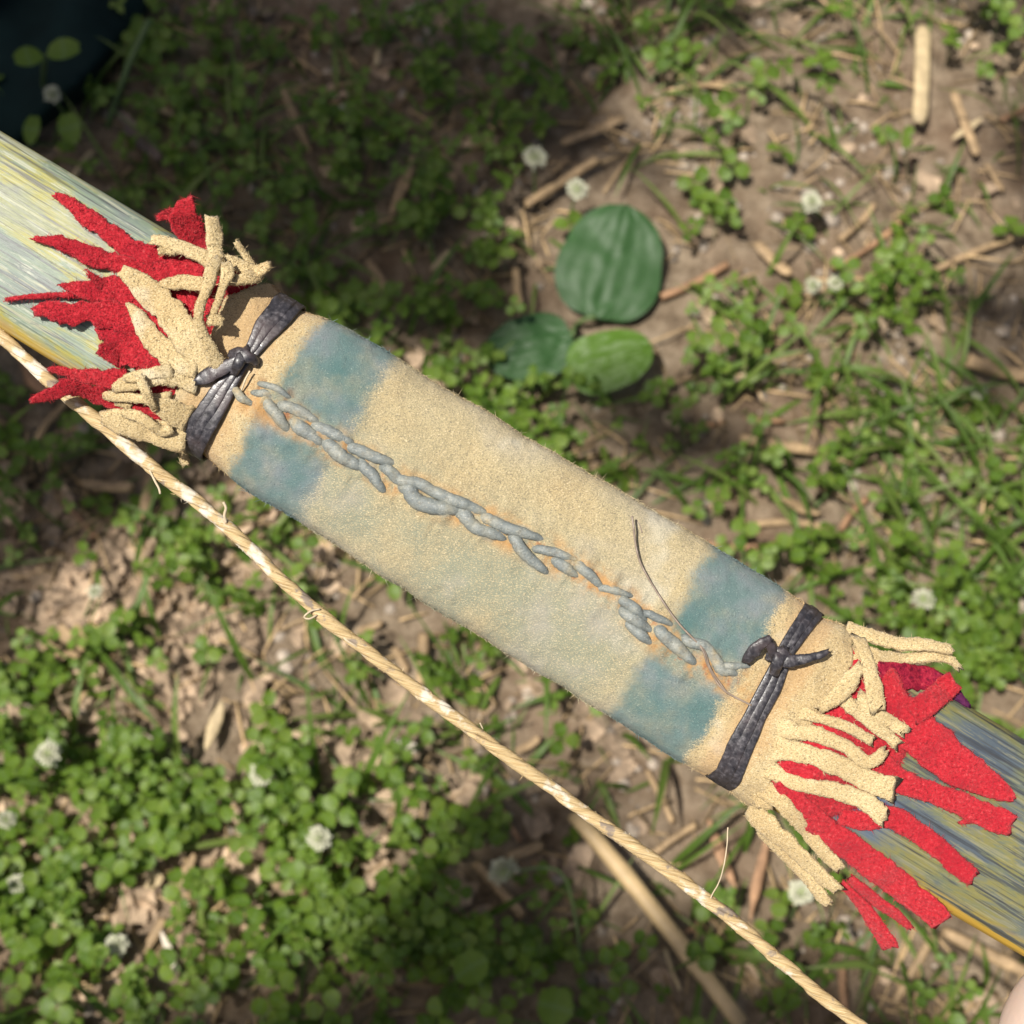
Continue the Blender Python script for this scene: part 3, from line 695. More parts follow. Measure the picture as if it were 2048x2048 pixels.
# ---- black lace ties
def tie(pts, knot_strips, seed):
    q = np.array(sorted([(px2uv(x, y)[1], px2uv(x, y)[0], w) for x, y, w in pts]))
    root = empty('lace_tie', (0, 0, 0)); root.parent = bow
    ph = np.linspace(0, 2 * math.pi, 120, endpoint=False)
    for k in range(3):
        mb = MB(); C = []; UPS = []; HW = []; UV = []
        for j, f in enumerate(ph):
            cx_ = math.copysign(abs(math.cos(f)) ** (2 / WN), math.cos(f)); sx_ = math.copysign(abs(math.sin(f)) ** (2 / WN), math.sin(f))
            vv = 185 * cx_
            if sx_ > 0: u = np.interp(vv, q[:, 0], q[:, 1]); wd = np.interp(vv, q[:, 0], q[:, 2])
            else: u = np.interp(vv, [-185, 185], [q[0, 1], q[-1, 1]]); wd = 50
            off = (k - 1) * wd * .30 + 1.6 * fbm(j * .15, k * 5 + seed, 81, 2)
            a = float(wrap_a(u)) - 2
            nr = np.array([math.copysign(abs(cx_) ** (WN - 1), cx_) / a, math.copysign(abs(sx_) ** (WN - 1), sx_) / WT]); nr /= np.linalg.norm(nr)
            lift = 4 + (1.5 if k == 1 else 0) + 1.2 * fbm(j * .12, k * 9 + seed, 82, 2)
            C.append(loc(u + off, a * cx_ + nr[0] * lift, WT * sx_ + nr[1] * lift)); HW.append(wd * .205 * S)
            UPS.append(np.array([Nn[0] * nr[0], -Nn[1] * nr[0], nr[1]])); UV.append((k + j / 12, k * 3.3))
        sweep(mb, np.array(C), np.array(UPS), HW, 2.8 * S, 12, 3.2, UV, closed=True, edge=.03, r=random.Random(seed + k))
        mb.fuzz(160, 6 * S, 1.0 * S, seed + k, .5)
        mb.build('lace_strand', M['black'], root)
    for n_, (nm, p, th) in enumerate(knot_strips):
        ribbon(nm, p, M['black'], root, thick=th, step=4, seed=seed + 20 + n_, edge=.05, ends=3, sec=12, power=2.2, twist=.2, fuzz=60, flen=6)
    return root
tie([(585, 600, 58), (560, 628, 56), (536, 655, 50), (510, 695, 32), (489, 722, 24), (465, 755, 32), (442, 788, 46), (412, 840, 54), (384, 884, 58)],
    [('knot', [(460, 710, 8, 16), (476, 706, 18, 22), (493, 712, 22, 25), (508, 720, 14, 20), (514, 730, 4, 12)], 14),
     ('knot', [(496, 696, 6, 14), (485, 710, 22, 22), (476, 728, 24, 22), (466, 748, 8, 18)], 13),
     ('lace_end', [(482, 716, 20, 18), (458, 730, 18, 24), (430, 745, 14, 30), (404, 757, 10, 26), (392, 763, 9, 12)], 6)], 400)
tie([(1632, 1222, 44), (1612, 1246, 42), (1590, 1274, 38), (1566, 1310, 32), (1553, 1342, 36), (1540, 1374, 42), (1514, 1424, 44), (1486, 1483, 50), (1460, 1545, 56)],
    [('knot', [(1538, 1320, 10, 18), (1550, 1308, 26, 26), (1566, 1310, 28, 28), (1580, 1322, 20, 22)], 13),
     ('knot', [(1572, 1296, 8, 16), (1560, 1312, 30, 24), (1553, 1332, 26, 24), (1548, 1350, 10, 20)], 12),
     ('lace_end', [(1552, 1318, 22, 18), (1545, 1302, 34, 20), (1538, 1286, 42, 20), (1530, 1274, 44, 18)], 8),
     ('lace_end', [(1540, 1278, 44, 16), (1522, 1288, 42, 22), (1504, 1306, 32, 24), (1492, 1324, 18, 18)], 8),
     ('lace_end', [(1558, 1322, 26, 26), (1586, 1322, 30, 24), (1622, 1315, 32, 17), (1642, 1310, 34, 15), (1657, 1302, 36, 8)], 8)], 440)
# loose sinew thread on the leather
def thread(name, pts, rad, mat, parent, abs_h=False):
    return ribbon(name, [(x, y, h, rad) for x, y, h in pts], mat, parent, thick=rad, step=4, edge=0, ends=0, sec=7, power=2, abs_h=abs_h, seed=5)
thread('sinew_thread', [(1264, 1032, 30), (1268, 1060, 24), (1271, 1086, 18), (1282, 1128, 12), (1315, 1186, 8), (1355, 1244, 12), (1402, 1295, 16), (1416, 1331, 12), (1445, 1378, 6), (1503, 1411, 6)], 4.2, M['sinew'], bow)
thread('sinew_thread', [(1380, 1272, 10), (1408, 1300, 16), (1420, 1335, 14), (1440, 1366, 8), (1456, 1388, 6)], 4, M['sinew'], bow)
thread('sinew_thread', [(500, 742, 14), (492, 756, 14), (486, 772, 10), (478, 790, 6)], 4, M['fibre'], bow)

# ---- bowstring: three twisted strands
STR = [(-700, 40), (-300, 405), (0, 672), (127, 786), (191, 839), (307, 938), (445, 1046), (615, 1206), (805, 1357), (954, 1468), (1123, 1590), (1272, 1696), (1431, 1812), (1569, 1929), (1717, 2050), (2100, 2340), (2600, 2700)]
bs = empty('bowstring', (0, 0, 0)); bs.parent = bow
P = spline(STR, 7.0)
kk = (D - 22 * S) / D
Cst = np.stack([(P[:, 0] - 1024) * kk * S, -(P[:, 1] - 1024) * kk * S, np.full(len(P), 22 * S)], 1)
Tst = np.gradient(Cst, axis=0); Tst /= np.linalg.norm(Tst, axis=1)[:, None]
Sst = np.cross(Tst, [0, 0, 1.0]); Sst /= np.linalg.norm(Sst, axis=1)[:, None]
arc = np.cumsum(np.r_[0, np.linalg.norm(np.diff(Cst, axis=0), axis=1)]) / S
for k in range(3):
    ang = arc / 175 * 2 * math.pi + k * 2.094 + .5 * np.array([fbm(a_ / 130, k * 7.1, 91, 2) for a_ in arc])
    rad = 6.8 + 2.0 * np.array([fbm(a_ / 60, k * 3.1, 92, 2) for a_ in arc])
    C = Cst + (Sst * np.cos(ang)[:, None] + np.array([0, 0, 1.0]) * np.sin(ang)[:, None]) * (rad * S)[:, None]
    UPS = Sst * np.cos(ang)[:, None] + np.array([0, 0, 1.0]) * np.sin(ang)[:, None]
    hw = (9.4 + 2.8 * np.array([fbm(a_ / 45, k * 5.3, 93, 2) for a_ in arc])) * S
    mb = MB(); sweep(mb, C, UPS, hw, hw * .72, 10, 2.2, [(a_ / 320, k * .37) for a_ in arc], edge=.03, r=random.Random(k))
    # let the grain run round the strand
    mb.uv = [(u_, v_ + (i % 10) * .1) for i, (u_, v_) in enumerate(mb.uv)]
    mb.fuzz(900, 9 * S, 1.4 * S, 500 + k, .9)
    mb.build('strand', M['cord'], bs)
def fray(pts, rad=4):
    thread('loose_fibre', [(x, y, h) for x, y, h in pts], rad, M['fibre'], bs, abs_h=True)
fray([(452, 1046, 34), (449, 1030, 40), (452, 1016, 44), (446, 1004, 46)], 6)
fray([(299, 940, 30), (310, 962, 34), (318, 978, 36), (320, 988, 36)], 4.5)
fray([(640, 1218, 36), (622, 1222, 40), (608, 1234, 40), (618, 1238, 40), (634, 1230, 36)], 4)
fray([(1420, 1800, 30), (1426, 1786, 36), (1438, 1765, 44), (1446, 1740, 50), (1453, 1700, 54), (1456, 1655, 56)], 2.6)
fray([(966, 1458, 30), (962, 1450, 34), (960, 1446, 36)], 3)
fray([(676, 1262, 26), (690, 1278, 34), (708, 1290, 36), (720, 1296, 26)], 4)
thread('frayed_end', [(1272, 1040, 2), (1280, 1052, 2), (1284, 1066, 2)], 2, M['sinew'], bow)  # dark strand laid on the leather as the sinew thread's shadow
# ------------------------------------------------------------------ the hand that holds the lower limb, mostly past the frame
def hand():
    root = empty('person', bow.location, (TILT, 0, 0))
    tag(root, 'pale hand of a person holding the bow, only the thumb tip showing in the corner', 'person')
    def P3(x, y, w):                                    # photo pixel on a plane w above the bow's middle plane
        k = (D - w * S) / D; return ((x - 1024) * k * S, -(y - 1024) * k * S, w * S)
    verts = []; edges = []; rad = []
    def joint(p, r_, parent=None):
        verts.append(p); rad.append(r_)
        if parent is not None: edges.append((parent, len(verts) - 1))
        return len(verts) - 1
    wrist = joint(P3(2720, 2440, -190), .025)
    arm = joint(P3(3500, 2960, -240), .034, wrist); joint(P3(4400, 3600, -300), .040, arm)
    palm = joint(P3(2500, 2190, -170), .024, wrist)
    heel = joint(P3(2480, 2290, -110), .019, wrist)
    t1 = joint(P3(2360, 2250, -10), .0135, heel); t2 = joint(P3(2215, 2130, 50), .0125, t1); t3 = joint(P3(2082, 2030, 62), .0142, t2); t4 = joint(P3(2034, 2004, 60), .0120, t3)
    for i, (bx, by) in enumerate([(2320, 1930), (2420, 2000), (2520, 2075), (2610, 2150)]):
        k1 = joint(P3(bx, by, -170), .0105, palm)
        k2 = joint(P3(bx + 150, by - 190, -100), .0092, k1)
        k3 = joint(P3(bx + 140, by - 215, 60), .0086, k2)
        joint(P3(bx + 60, by - 120, 118), .0078, k3)
    me = bpy.data.meshes.new('hand'); me.from_pydata(verts, edges, []); me.materials.append(M['skin'])
    o = bpy.data.objects.new('hand', me); COL.objects.link(o); o.parent = root
    md = o.modifiers.new('skin', 'SKIN'); md.use_smooth_shade = True
    for i, sv_ in enumerate(me.skin_vertices[0].data): sv_.radius = (rad[i], rad[i] * .92); sv_.use_root = (i == 0)
    sb = o.modifiers.new('sub', 'SUBSURF'); sb.levels = 2; sb.render_levels = 3
    # thumb nail
    c = np.array(P3(2122, 2052, 66)); mb = MB(); V = []; n = 9
    ax_ = np.array([-.75, .5, .0]); ax_ /= np.linalg.norm(ax_); sd_ = np.cross([0, 0, 1.0], ax_)
    for i in range(n):
        for j in range(n):
            s_ = (j / (n - 1) - .5) * 2; t_ = (i / (n - 1) - .5) * 2
            wdt = .0068 * math.sqrt(max(0, 1 - .35 * t_ * t_))
            V.append(c + ax_ * (t_ * .0065 - .003) + sd_ * s_ * wdt + np.array([0, 0, .0099 - .0030 * s_ * s_ - .0012 * max(0, t_) ** 2]))
    mb.add(V, [(i * n + j, i * n + j + 1, (i + 1) * n + j + 1, (i + 1) * n + j) for i in range(n - 1) for j in range(n - 1)])
    mb.build('nail', M['nail'], root)
hand()

# ------------------------------------------------------------------ plants and litter on the ground
def blobs(px, py, L, base):
    d = np.full(np.shape(px), base, float)
    for cx_, cy_, rx, ry, w in L: d = d + w * np.exp(-((px - cx_) / rx) ** 2 - ((py - cy_) / ry) ** 2)
    return d
GS = 'straw pieces lying on the soil'
STRAW = [
    (1846, 52, 1838, 248, 31, 'straw_pale', 'flat', 'wide flat pale straw piece lying upright near the bare path'),
    (1908, 182, 1954, 310, 19, 'straw', 'flat', 'straw lying across a short pale husk'),
    (1904, 279, 1966, 236, 17, 'straw_pale', 'leaf', 'short pale husk under a crossing straw'),
    (1974, 329, 2008, 379, 15, 'straw', 'flat', 'short straw tip just below the crossed straw and husk'),
    (1679, 480, 1749, 407, 13, 'straw', 'tube', 'short thin straw parallel to a longer dark one on bare soil'),
    (1664, 538, 1815, 430, 11, 'straw_brown', 'tube', 'long dark twig slanting over the bare soil'),
    (1513, 488, 1579, 550, 23, 'straw', 'flat', 'stubby flat straw chip on bare soil beside two small flowers'),
    (1873, 538, 2060, 468, 14, 'straw', 'tube', 'long straw running under a clover sprig to the right edge'),
    (1323, 592, 1455, 527, 15, 'straw_brown', 'tube', 'brown stalk slanting beside the large plantain leaf'),
    (1339, 182, 1466, 166, 12, 'straw', 'tube', 'thin level straw on the bare soil near the top'),
    (2000, 242, 2060, 212, 12, 'straw_brown', 'tube', 'brown straw leaving the picture at the right above the bare soil'),
    (1126, 286, 1246, 236, 19, 'straw', 'flat', 'split straw beside the round white flower, pointing up to a pale bud'),
    (1051, 410, 1196, 319, 18, 'straw', 'tube', 'orange straw between the two round flowers above the plantain'),
    (1105, 344, 1136, 317, 8, 'straw', 'tube', 'tiny straw sliver beside the orange straw and round flower'),
    (782, 431, 828, 315, 25, 'straw', 'leaf', 'pointed dry husk standing out in the shaded grass'),
    (906, 344, 904, 378, 18, 'straw', 'flat', 'small square orange chip in the shaded thatch'),
    (737, 526, 778, 588, 27, 'straw', 'leaf', 'dry curled husk in the shaded clover above the grip'),
    (865, 542, 898, 501, 19, 'straw_pale', 'leaf', 'small pale husk beside the dark clover clump'),
    (1031, 538, 1041, 617, 16, 'straw', 'tube', 'short upright straw between the dark clover and the plantain'),
    (1167, 30, 1163, 104, 11, 'straw', 'tube', 'thin upright straw at the top edge by the grass'),
    (774, 58, 753, 133, 12, 'straw_pale', 'tube', 'pale thin stalk below the topmost clover flower'),
    (562, 170, 623, 312, 18, 'straw', 'leaf', 'slender straw blade in the dark shaded grass'),
    (283, 203, 435, 261, 12, 'straw_pale', 'tube', 'greenish yellow stalk beside the grey dead leaf'),
    (188, 304, 140, 366, 13, 'straw_pale', 'tube', 'pale stalk end sticking out above the painted limb'),
    (1934, 722, 2070, 758, 28, 'straw', 'tube', 'thick orange straw pointing in from the right edge'),
    (1370, 862, 1566, 844, 12, 'straw_brown', 'tube', 'long thin brown straw above a thicker level one'),
    (1482, 876, 1632, 904, 21, 'straw', 'tube', 'thick level straw ending at the grass clump'),
    (1506, 1049, 1660, 1058, 14, 'straw', 'tube', 'level straw just above the blue dyed end of the grip'),
    (1683, 1058, 1734, 997, 13, 'straw_brown', 'tube', 'short brown straw leaning up beside the grass'),
    (1395, 1086, 1552, 1086, 14, 'straw_brown', 'tube', 'brown straw half hidden by the upper edge of the grip'),
    (1149, 1630, 1480, 2046, 34, 'cane', 'tube', 'long thick smooth cane lying below the bowstring'),
    (950, 1725, 1048, 1834, 20, 'straw', 'tube', 'straw lying under the nodding clover flower'),
    (1019, 1714, 1084, 1689, 20, 'straw', 'flat', 'short straw chip just above the nodding clover flower'),
    (986, 1559, 1041, 1682, 10, 'straw_brown', 'tube', 'thin brown stalk above the nodding clover flower'),
    (1106, 1860, 1149, 1847, 11, 'straw_pale', 'tube', 'tiny pale twig by the stem of the nodding flower'),
    (794, 1483, 834, 1497, 19, 'chip', 'flat', 'bright white chip beside the bowstring'),
    (1033, 1504, 1077, 1476, 16, 'straw', 'flat', 'brown chip between bowstring and grip'),
    (1330, 1899, 1359, 1979, 9, 'straw_pale', 'tube', 'thin pale straw close under the thick cane'),
    (1294, 1541, 1345, 1646, 12, 'straw', 'tube', 'straw in the gap between bowstring and lower black tie'),
    (1309, 1707, 1392, 1650, 14, 'straw', 'tube', 'straw slanting up behind the bowstring, next to the cane'),
    (1363, 1870, 1410, 1834, 11, 'straw_brown', 'tube', 'brown twig touching the thick cane'),
    (1881, 1862, 2070, 1952, 26, 'straw', 'tube', 'thick straw running under the limb towards the thumb'),
    (1861, 1873, 1788, 2008, 18, 'straw', 'tube', 'straw hanging down from the lower limb edge into the shade'),
    (1494, 1849, 1563, 1880, 23, 'straw', 'leaf', 'dry husk beside the bowstring below the suede fringe'),
    (1684, 1930, 1688, 2016, 16, 'straw_brown', 'tube', 'brown stalk standing upright below the red strips'),
    (446, 1402, 412, 1502, 27, 'straw_pale', 'leaf', 'pale pointed husk in the sunlit litter'),
    (390, 1706, 353, 1784, 23, 'straw', 'leaf', 'orange curled husk in the sunlit litter'),
    (325, 1838, 284, 1905, 18, 'straw', 'flat', 'orange straw chip at the foot of the sunlit litter'),
    (325, 1866, 353, 1950, 17, 'chip', 'leaf', 'white sunlit splinter beside an orange chip'),
    (302, 1675, 402, 1666, 7, 'straw_pale', 'tube', 'very thin pale stalk across the sunlit litter'),
    (164, 968, 268, 976, 22, 'straw', 'tube', 'short thick straw below the bowstring near the left fringe'),
    (302, 942, 289, 1036, 22, 'straw', 'flat', 'upright straw chip just under the bowstring'),
    (132, 804, 62, 904, 15, 'straw', 'tube', 'thin straw slanting out below the left red felt'),
    (50, 728, 95, 792, 40, 'straw_brown', 'leaf', 'broad brown husk under the bowstring at the left'),
    (848, 1268, 842, 1368, 22, 'straw', 'tube', 'upright straw between bowstring and grip'),
    (786, 1296, 814, 1343, 15, 'straw', 'flat', 'small straw chip right behind the bowstring'),
    (718, 1263, 763, 1247, 15, 'straw', 'flat', 'short straw chip lying beside the middle of the bowstring'),
    (1416, 1640, 1470, 1780, 24, 'straw_brown', 'leaf', 'brown withered blade in the shade of the lower fringe'),
    (1540, 1660, 1498, 1840, 22, 'straw_brown', 'leaf', 'long withered leaf under the suede fringe'),
    (120, 1000, 190, 1075, 12, 'straw_brown', 'tube', 'brown stalk in the dry thatch at the left'),
    (1240, 1060, 1262, 1015, 10, 'straw', 'tube', 'straw splinter against the upper grip edge'),
    (1560, 1000, 1640, 1030, 22, 'straw', 'leaf', 'dull husk on the soil above the level straws'),
]
SEGS = np.array([q[:5] for q in STRAW if q[4] > 12] + [(1205, 600, 1235, 450, 190), (1160, 735, 1290, 700, 110), (1000, 705, 1120, 685, 100)], float)
def clear_of_straw(x, y):
    dx = SEGS[:, 2] - SEGS[:, 0]; dy = SEGS[:, 3] - SEGS[:, 1]
    t = np.clip(((x - SEGS[:, 0]) * dx + (y - SEGS[:, 1]) * dy) / (dx * dx + dy * dy), 0, 1)
    return bool(np.all(np.hypot(x - SEGS[:, 0] - t * dx, y - SEGS[:, 1] - t * dy) > SEGS[:, 4] * .5 + gap))
gap = 26
def scatter(n, L, base, seed, lo=-500, hi=2560):
    """n ground places, denser where the photograph shows growth"""
    r = np.random.default_rng(seed); out = []
    while len(out) < n:
        px = r.uniform(lo, hi, 4000); py = r.uniform(lo, hi, 4000)
        # patchy
        keep = r.random(4000) < blobs(px, py, L, base) * (.12 + 1.7 * np.clip(fbm(px / 95, py / 95, seed, 2) * 1.3 + .38, 0, 1)) / 1.9
        for x, y in zip(px[keep], py[keep]):
            if not clear_of_straw(x, y): continue
            out.append((x, y))
            if len(out) >= n: break
    P = []
    for x, y in out:
        p, t = ground_pt(x, y); P.append((p.x, p.y, float(ground_h(p.x, p.y))))
    return P
CLOVER = [(1150, 850, 210, 90, .9), (1000, 420, 200, 150, .5), (800, 330, 260, 200, .55), (1420, 620, 120, 90, .35), (1600, 1000, 200, 100, .4), (1350, 200, 130, 100, .3), (90, 1400, 190, 190, 1.3), (130, 1850, 240, 200, 1.6), (300, 1560, 170, 120, 1.0), (600, 1560, 170, 130, 1.0), (680, 1850, 260, 200, 1.3), (930, 1930, 200, 130, .9),
          (400, 1090, 140, 90, 1.0), (640, 1150, 130, 80, 1.1), (110, 900, 130, 100, .9), (30, 770, 90, 90, .8), (800, 620, 190, 120, 1.2), (930, 850, 170, 80, .8), (990, 620, 100, 90, .6),
          (680, 470, 140, 90, .6), (900, 190, 190, 140, .8), (1090, 200, 80, 60, .7), (330, 150, 150, 130, .9), (500, 330, 160, 120, .6), (1750, 600, 80, 50, 1.0), (1660, 1120, 160, 100, .8),
          (1920, 1350, 150, 130, 1.1), (1960, 90, 140, 110, .6), (1330, 760, 110, 80, .5), (1500, 1900, 110, 150, .7), (1610, 1750, 70, 70, .6), (1740, 2000, 140, 90, .4), (860, 1330, 120, 80, .5), (1290, 480, 90, 70, .2)]
GRASS = [(1850, 930, 210, 170, 1.5), (1620, 800, 260, 140, .6), (1300, 70, 170, 110, .9), (1780, 60, 170, 90, .9), (600, 330, 300, 200, .9), (1250, 330, 110, 100, .5), (1480, 1880, 120, 170, .7),
         (1880, 2000, 170, 80, .8), (60, 1120, 110, 110, .6), (720, 1260, 130, 90, .5), (1920, 1150, 140, 110, .8), (940, 1500, 160, 130, .5), (230, 260, 200, 150, .5)]
DRY = [(650, 220, 250, 200, .7), (260, 1120, 220, 110, 1.3), (300, 1750, 200, 180, .7), (1050, 480, 150, 120, .6), (160, 960, 200, 120, .8), (860, 1480, 160, 100, .5), (1500, 1950, 200, 120, .5)]

def leaflet(mb, base, d, nrm, ln, wd, cup, seg=5):
    """a rounded leaflet folded along its rib"""
    d = np.array(d); sd_ = np.cross(nrm, d); V = []; UV = []
    for i in range(seg + 1):
        t = i / seg; w = wd * (math.sin(math.pi * min(1, t * .86 + .05)) ** .7) if i else wd * .08
        if i == seg: w = wd * .36
        c = base + d * (ln * t) + nrm * (-cup * ln * t * t)
        V += [c + sd_ * w + nrm * (w * .30), c - (d * ln * .06 if i == seg else 0 * d), c - sd_ * w + nrm * (w * .30)]
        UV += [(t, 1), (t, 0), (t, -1)]
    F = []
    for i in range(seg):
        for j in (0, 1): F.append((i * 3 + j, i * 3 + j + 1, (i + 1) * 3 + j + 1, (i + 1) * 3 + j))
    mb.add(V, F, UV)
def stalk(mb, a, b, r_, bow_=.0, seg=4, n=4):
    a = np.array(a, float); b = np.array(b, float); C = [a + (b - a) * (i / seg) + np.array([0, 0, bow_ * math.sin(math.pi * i / seg)]) for i in range(seg + 1)]
    sweep(mb, C, [.3, .9, .1], r_, r_, n, 2.0)
def clover_leaf(mb, sm, p, r, size=None, h=None):
    size = size or r.choice([r.uniform(.004, .007), r.uniform(.006, .0100)]); h = h if h is not None else r.uniform(.006, .040)
    lean = np.array([r.gauss(0, .25), r.gauss(0, .25), 0]) * h; top = np.array(p) + lean + [0, 0, h]
    nrm = np.array([r.gauss(0, .42), r.gauss(0, .42) - .05, 1.0]); nrm /= np.linalg.norm(nrm)
    a0 = r.uniform(0, 6.28)
    for k in range(3):
        a = a0 + k * 2.094 + r.gauss(0, .12); d = np.array([math.cos(a), math.sin(a), 0]); d -= nrm * (d @ nrm); d /= np.linalg.norm(d)
        leaflet(mb, top + d * size * .08, d, nrm, size * r.uniform(.9, 1.12), size * r.uniform(.42, .50), r.uniform(-.1, .28))
    stalk(sm, p, top, .00042, 0, 3, 3)
r = random.Random(21); cm = MB(); sm = MB()
for p in scatter(2000, CLOVER, .06, 31): clover_leaf(cm, sm, p, r)
tag(cm.build('clover_cover', M['clover']), 'low green clover leaves covering the soil in patches', 'clover', kind='stuff')
tag(sm.build('clover_stems', M['stemg']), 'thin stems under the clover leaves', 'stems', kind='stuff')

def blade(mb, p, r, ln, wd, mat=None, az=None, curl=None, up=None):
    az = r.uniform(0, 6.28) if az is None else az; curl = r.uniform(.5, 1.7) if curl is None else curl; up = r.uniform(.3, 1.35) if up is None else up
    d = np.array([math.cos(az), math.sin(az), 0]); sd_ = np.array([-d[1], d[0], 0]); pos = np.array(p, float); th = up; V = []; UV = []; n = 6
    for i in range(n + 1):
        t = i / n; w = wd * (1 - t ** 2.2) * (.7 + .6 * min(1, t * 3)) / 2 + .00008
        nn = d * -math.sin(th) + np.array([0, 0, math.cos(th)])
        V += [pos + sd_ * w + nn * w * .35, pos, pos - sd_ * w + nn * w * .35]; UV += [(t, 1), (t, 0), (t, -1)]
        pos = pos + (d * math.cos(th) + np.array([0, 0, math.sin(th)])) * ln / n; th -= curl / n
        pos[2] = max(pos[2], p[2] + .001)
    mb.add(V, [(i * 3 + j, i * 3 + j + 1, i * 3 + j + 4, i * 3 + j + 3) for i in range(n) for j in (0, 1)], UV)
gm = MB()
for k_, p in enumerate(scatter(3000, GRASS, .22, 33)): blade(gm, p, r, r.uniform(.018, .080) if k_ % 2 else r.uniform(.008, .03), r.uniform(.0013, .0038) if k_ % 2 else r.uniform(.0006, .0016))
tag(gm.build('grass', M['grass']), 'fine green grass blades growing between the clover', 'grass', kind='stuff')
tm = MB()
for p in scatter(4800, DRY, .36, 35): 
    a = r.uniform(0, 6.28); L_ = r.uniform(.006, .032); b = (p[0] + math.cos(a) * L_, p[1] + math.sin(a) * L_, p[2] + r.uniform(.001, .008))
    stalk(tm, (p[0], p[1], p[2] + r.uniform(0, .004)), b, r.uniform(.00025, .0009), r.uniform(0, .003), 3, 4)
tag(tm.build('thatch', M['thatch']), 'dry brown thatch fibres strewn over the soil', 'thatch', kind='stuff')
LITTER = [(250, 1130, 230, 110, 1.3), (230, 1680, 170, 140, 1.2), (330, 1830, 170, 130, 1.2), (330, 1300, 170, 110, .8), (160, 960, 160, 90, .5), (950, 1650, 200, 200, .3), (600, 1450, 200, 100, .4)]
def flake(mb, p, r, size):
    a = r.uniform(0, 6.28); d = np.array([math.cos(a), math.sin(a), r.gauss(0, .35)]); d /= np.linalg.norm(d)
    nrm = np.array([r.gauss(0, .4), r.gauss(0, .4), 1]); nrm -= d * (nrm @ d); nrm /= np.linalg.norm(nrm); sd_ = np.cross(nrm, d)
    n = 5; V = []; cu = r.uniform(-1.2, 1.2)
    for i in range(n + 1):
        t = i / n; w = size * .38 * math.sin(math.pi * (t * .9 + .06)) ** .8 * r.uniform(.7, 1.25)
        c = np.array(p) + [0, 0, .002] + d * size * (t - .5) + nrm * size * .3 * cu * (t - .5) ** 2
        V += [c + sd_ * w + nrm * w * r.uniform(-.2, .8), c + nrm * r.uniform(-.1, .1) * w, c - sd_ * w + nrm * w * r.uniform(-.2, .8)]
    mb.add(V, [(i * 3 + j, i * 3 + j + 1, i * 3 + j + 4, i * 3 + j + 3) for i in range(n) for j in (0, 1)])
lm_ = MB()
for p in scatter(1700, LITTER, .03, 37): flake(lm_, p, r, r.uniform(.005, .019))
tag(lm_.build('leaf_litter', M['litter']), 'crumbled brown dead leaves lying between the clover', 'leaf litter', kind='stuff')
pm = MB()
def lump(mb, p, s_, r):
    n, m_ = 6, 4; V = []; k = [r.uniform(.7, 1.3) for _ in range(3)]
    for i in range(m_ + 1):
        f = math.pi * i / m_
        for j in range(n):
            t = 2 * math.pi * j / n; q = s_ * r.uniform(.85, 1.12)
            V.append((p[0] + q * k[0] * math.sin(f) * math.cos(t), p[1] + q * k[1] * math.sin(f) * math.sin(t), p[2] + q * .7 * k[2] * math.cos(f)))
    mb.add(V, [(i * n + j, i * n + (j + 1) % n, (i + 1) * n + (j + 1) % n, (i + 1) * n + j) for i in range(m_) for j in range(n)])
for p in scatter(3200, [(1500, 200, 400, 300, .6), (1700, 700, 300, 300, .5)], .25, 39): lump(pm, p, .0007 + .0042 * r.random() ** 2.5, r)
tag(pm.build('soil_crumbs', M['pebble']), 'small crumbs and grit of dry soil', 'soil crumbs', kind='stuff')

# ---- white clover flowers
def flower_mesh():
    mb = MB(); rr = random.Random(3); n = 75
    for i in range(n):
        z = 1 - 1.75 * (i + .5) / n; a = i * 2.39996; q = math.sqrt(max(0, 1 - z * z))
        d = np.array([q * math.cos(a), q * math.sin(a), z * .85 + .12]); d /= np.linalg.norm(d)
        up = np.array([0, 0, 1.0]) + rr.gauss(0, .1); sd_ = np.cross(d, up + np.array([.01, 0, 0])); sd_ /= np.linalg.norm(sd_); nn = np.cross(sd_, d)
        L_ = rr.uniform(.66, 1.12); V = []
        for t, w in ((.25, .05), (.55, .10), (.85, .13), (1.0, .03)):
            c = d * L_ * t + nn * (.10 * t * t); V += [c + sd_ * w, c + nn * w * .8, c - sd_ * w]
        mb.add(V, [(k * 3 + j, k * 3 + j + 1, k * 3 + j + 4, k * 3 + j + 3) for k in range(3) for j in (0, 1)])
    return mb.mesh('flower_head', M['petal'])
def calyx_mesh():
    mb = MB(); V = []; n, m_ = 10, 6
    for i in range(m_ + 1):
        f = math.pi * i / m_
        for j in range(n): V.append((.52 * math.sin(f) * math.cos(2 * math.pi * j / n), .52 * math.sin(f) * math.sin(2 * math.pi * j / n), .5 * math.cos(f)))
    mb.add(V, [(i * n + j, (i + 1) * n + j, (i + 1) * n + (j + 1) % n, i * n + (j + 1) % n) for i in range(m_) for j in range(n)])
    return mb.mesh('calyx', M['petalg'])
FM = flower_mesh(); CX = calyx_mesh()
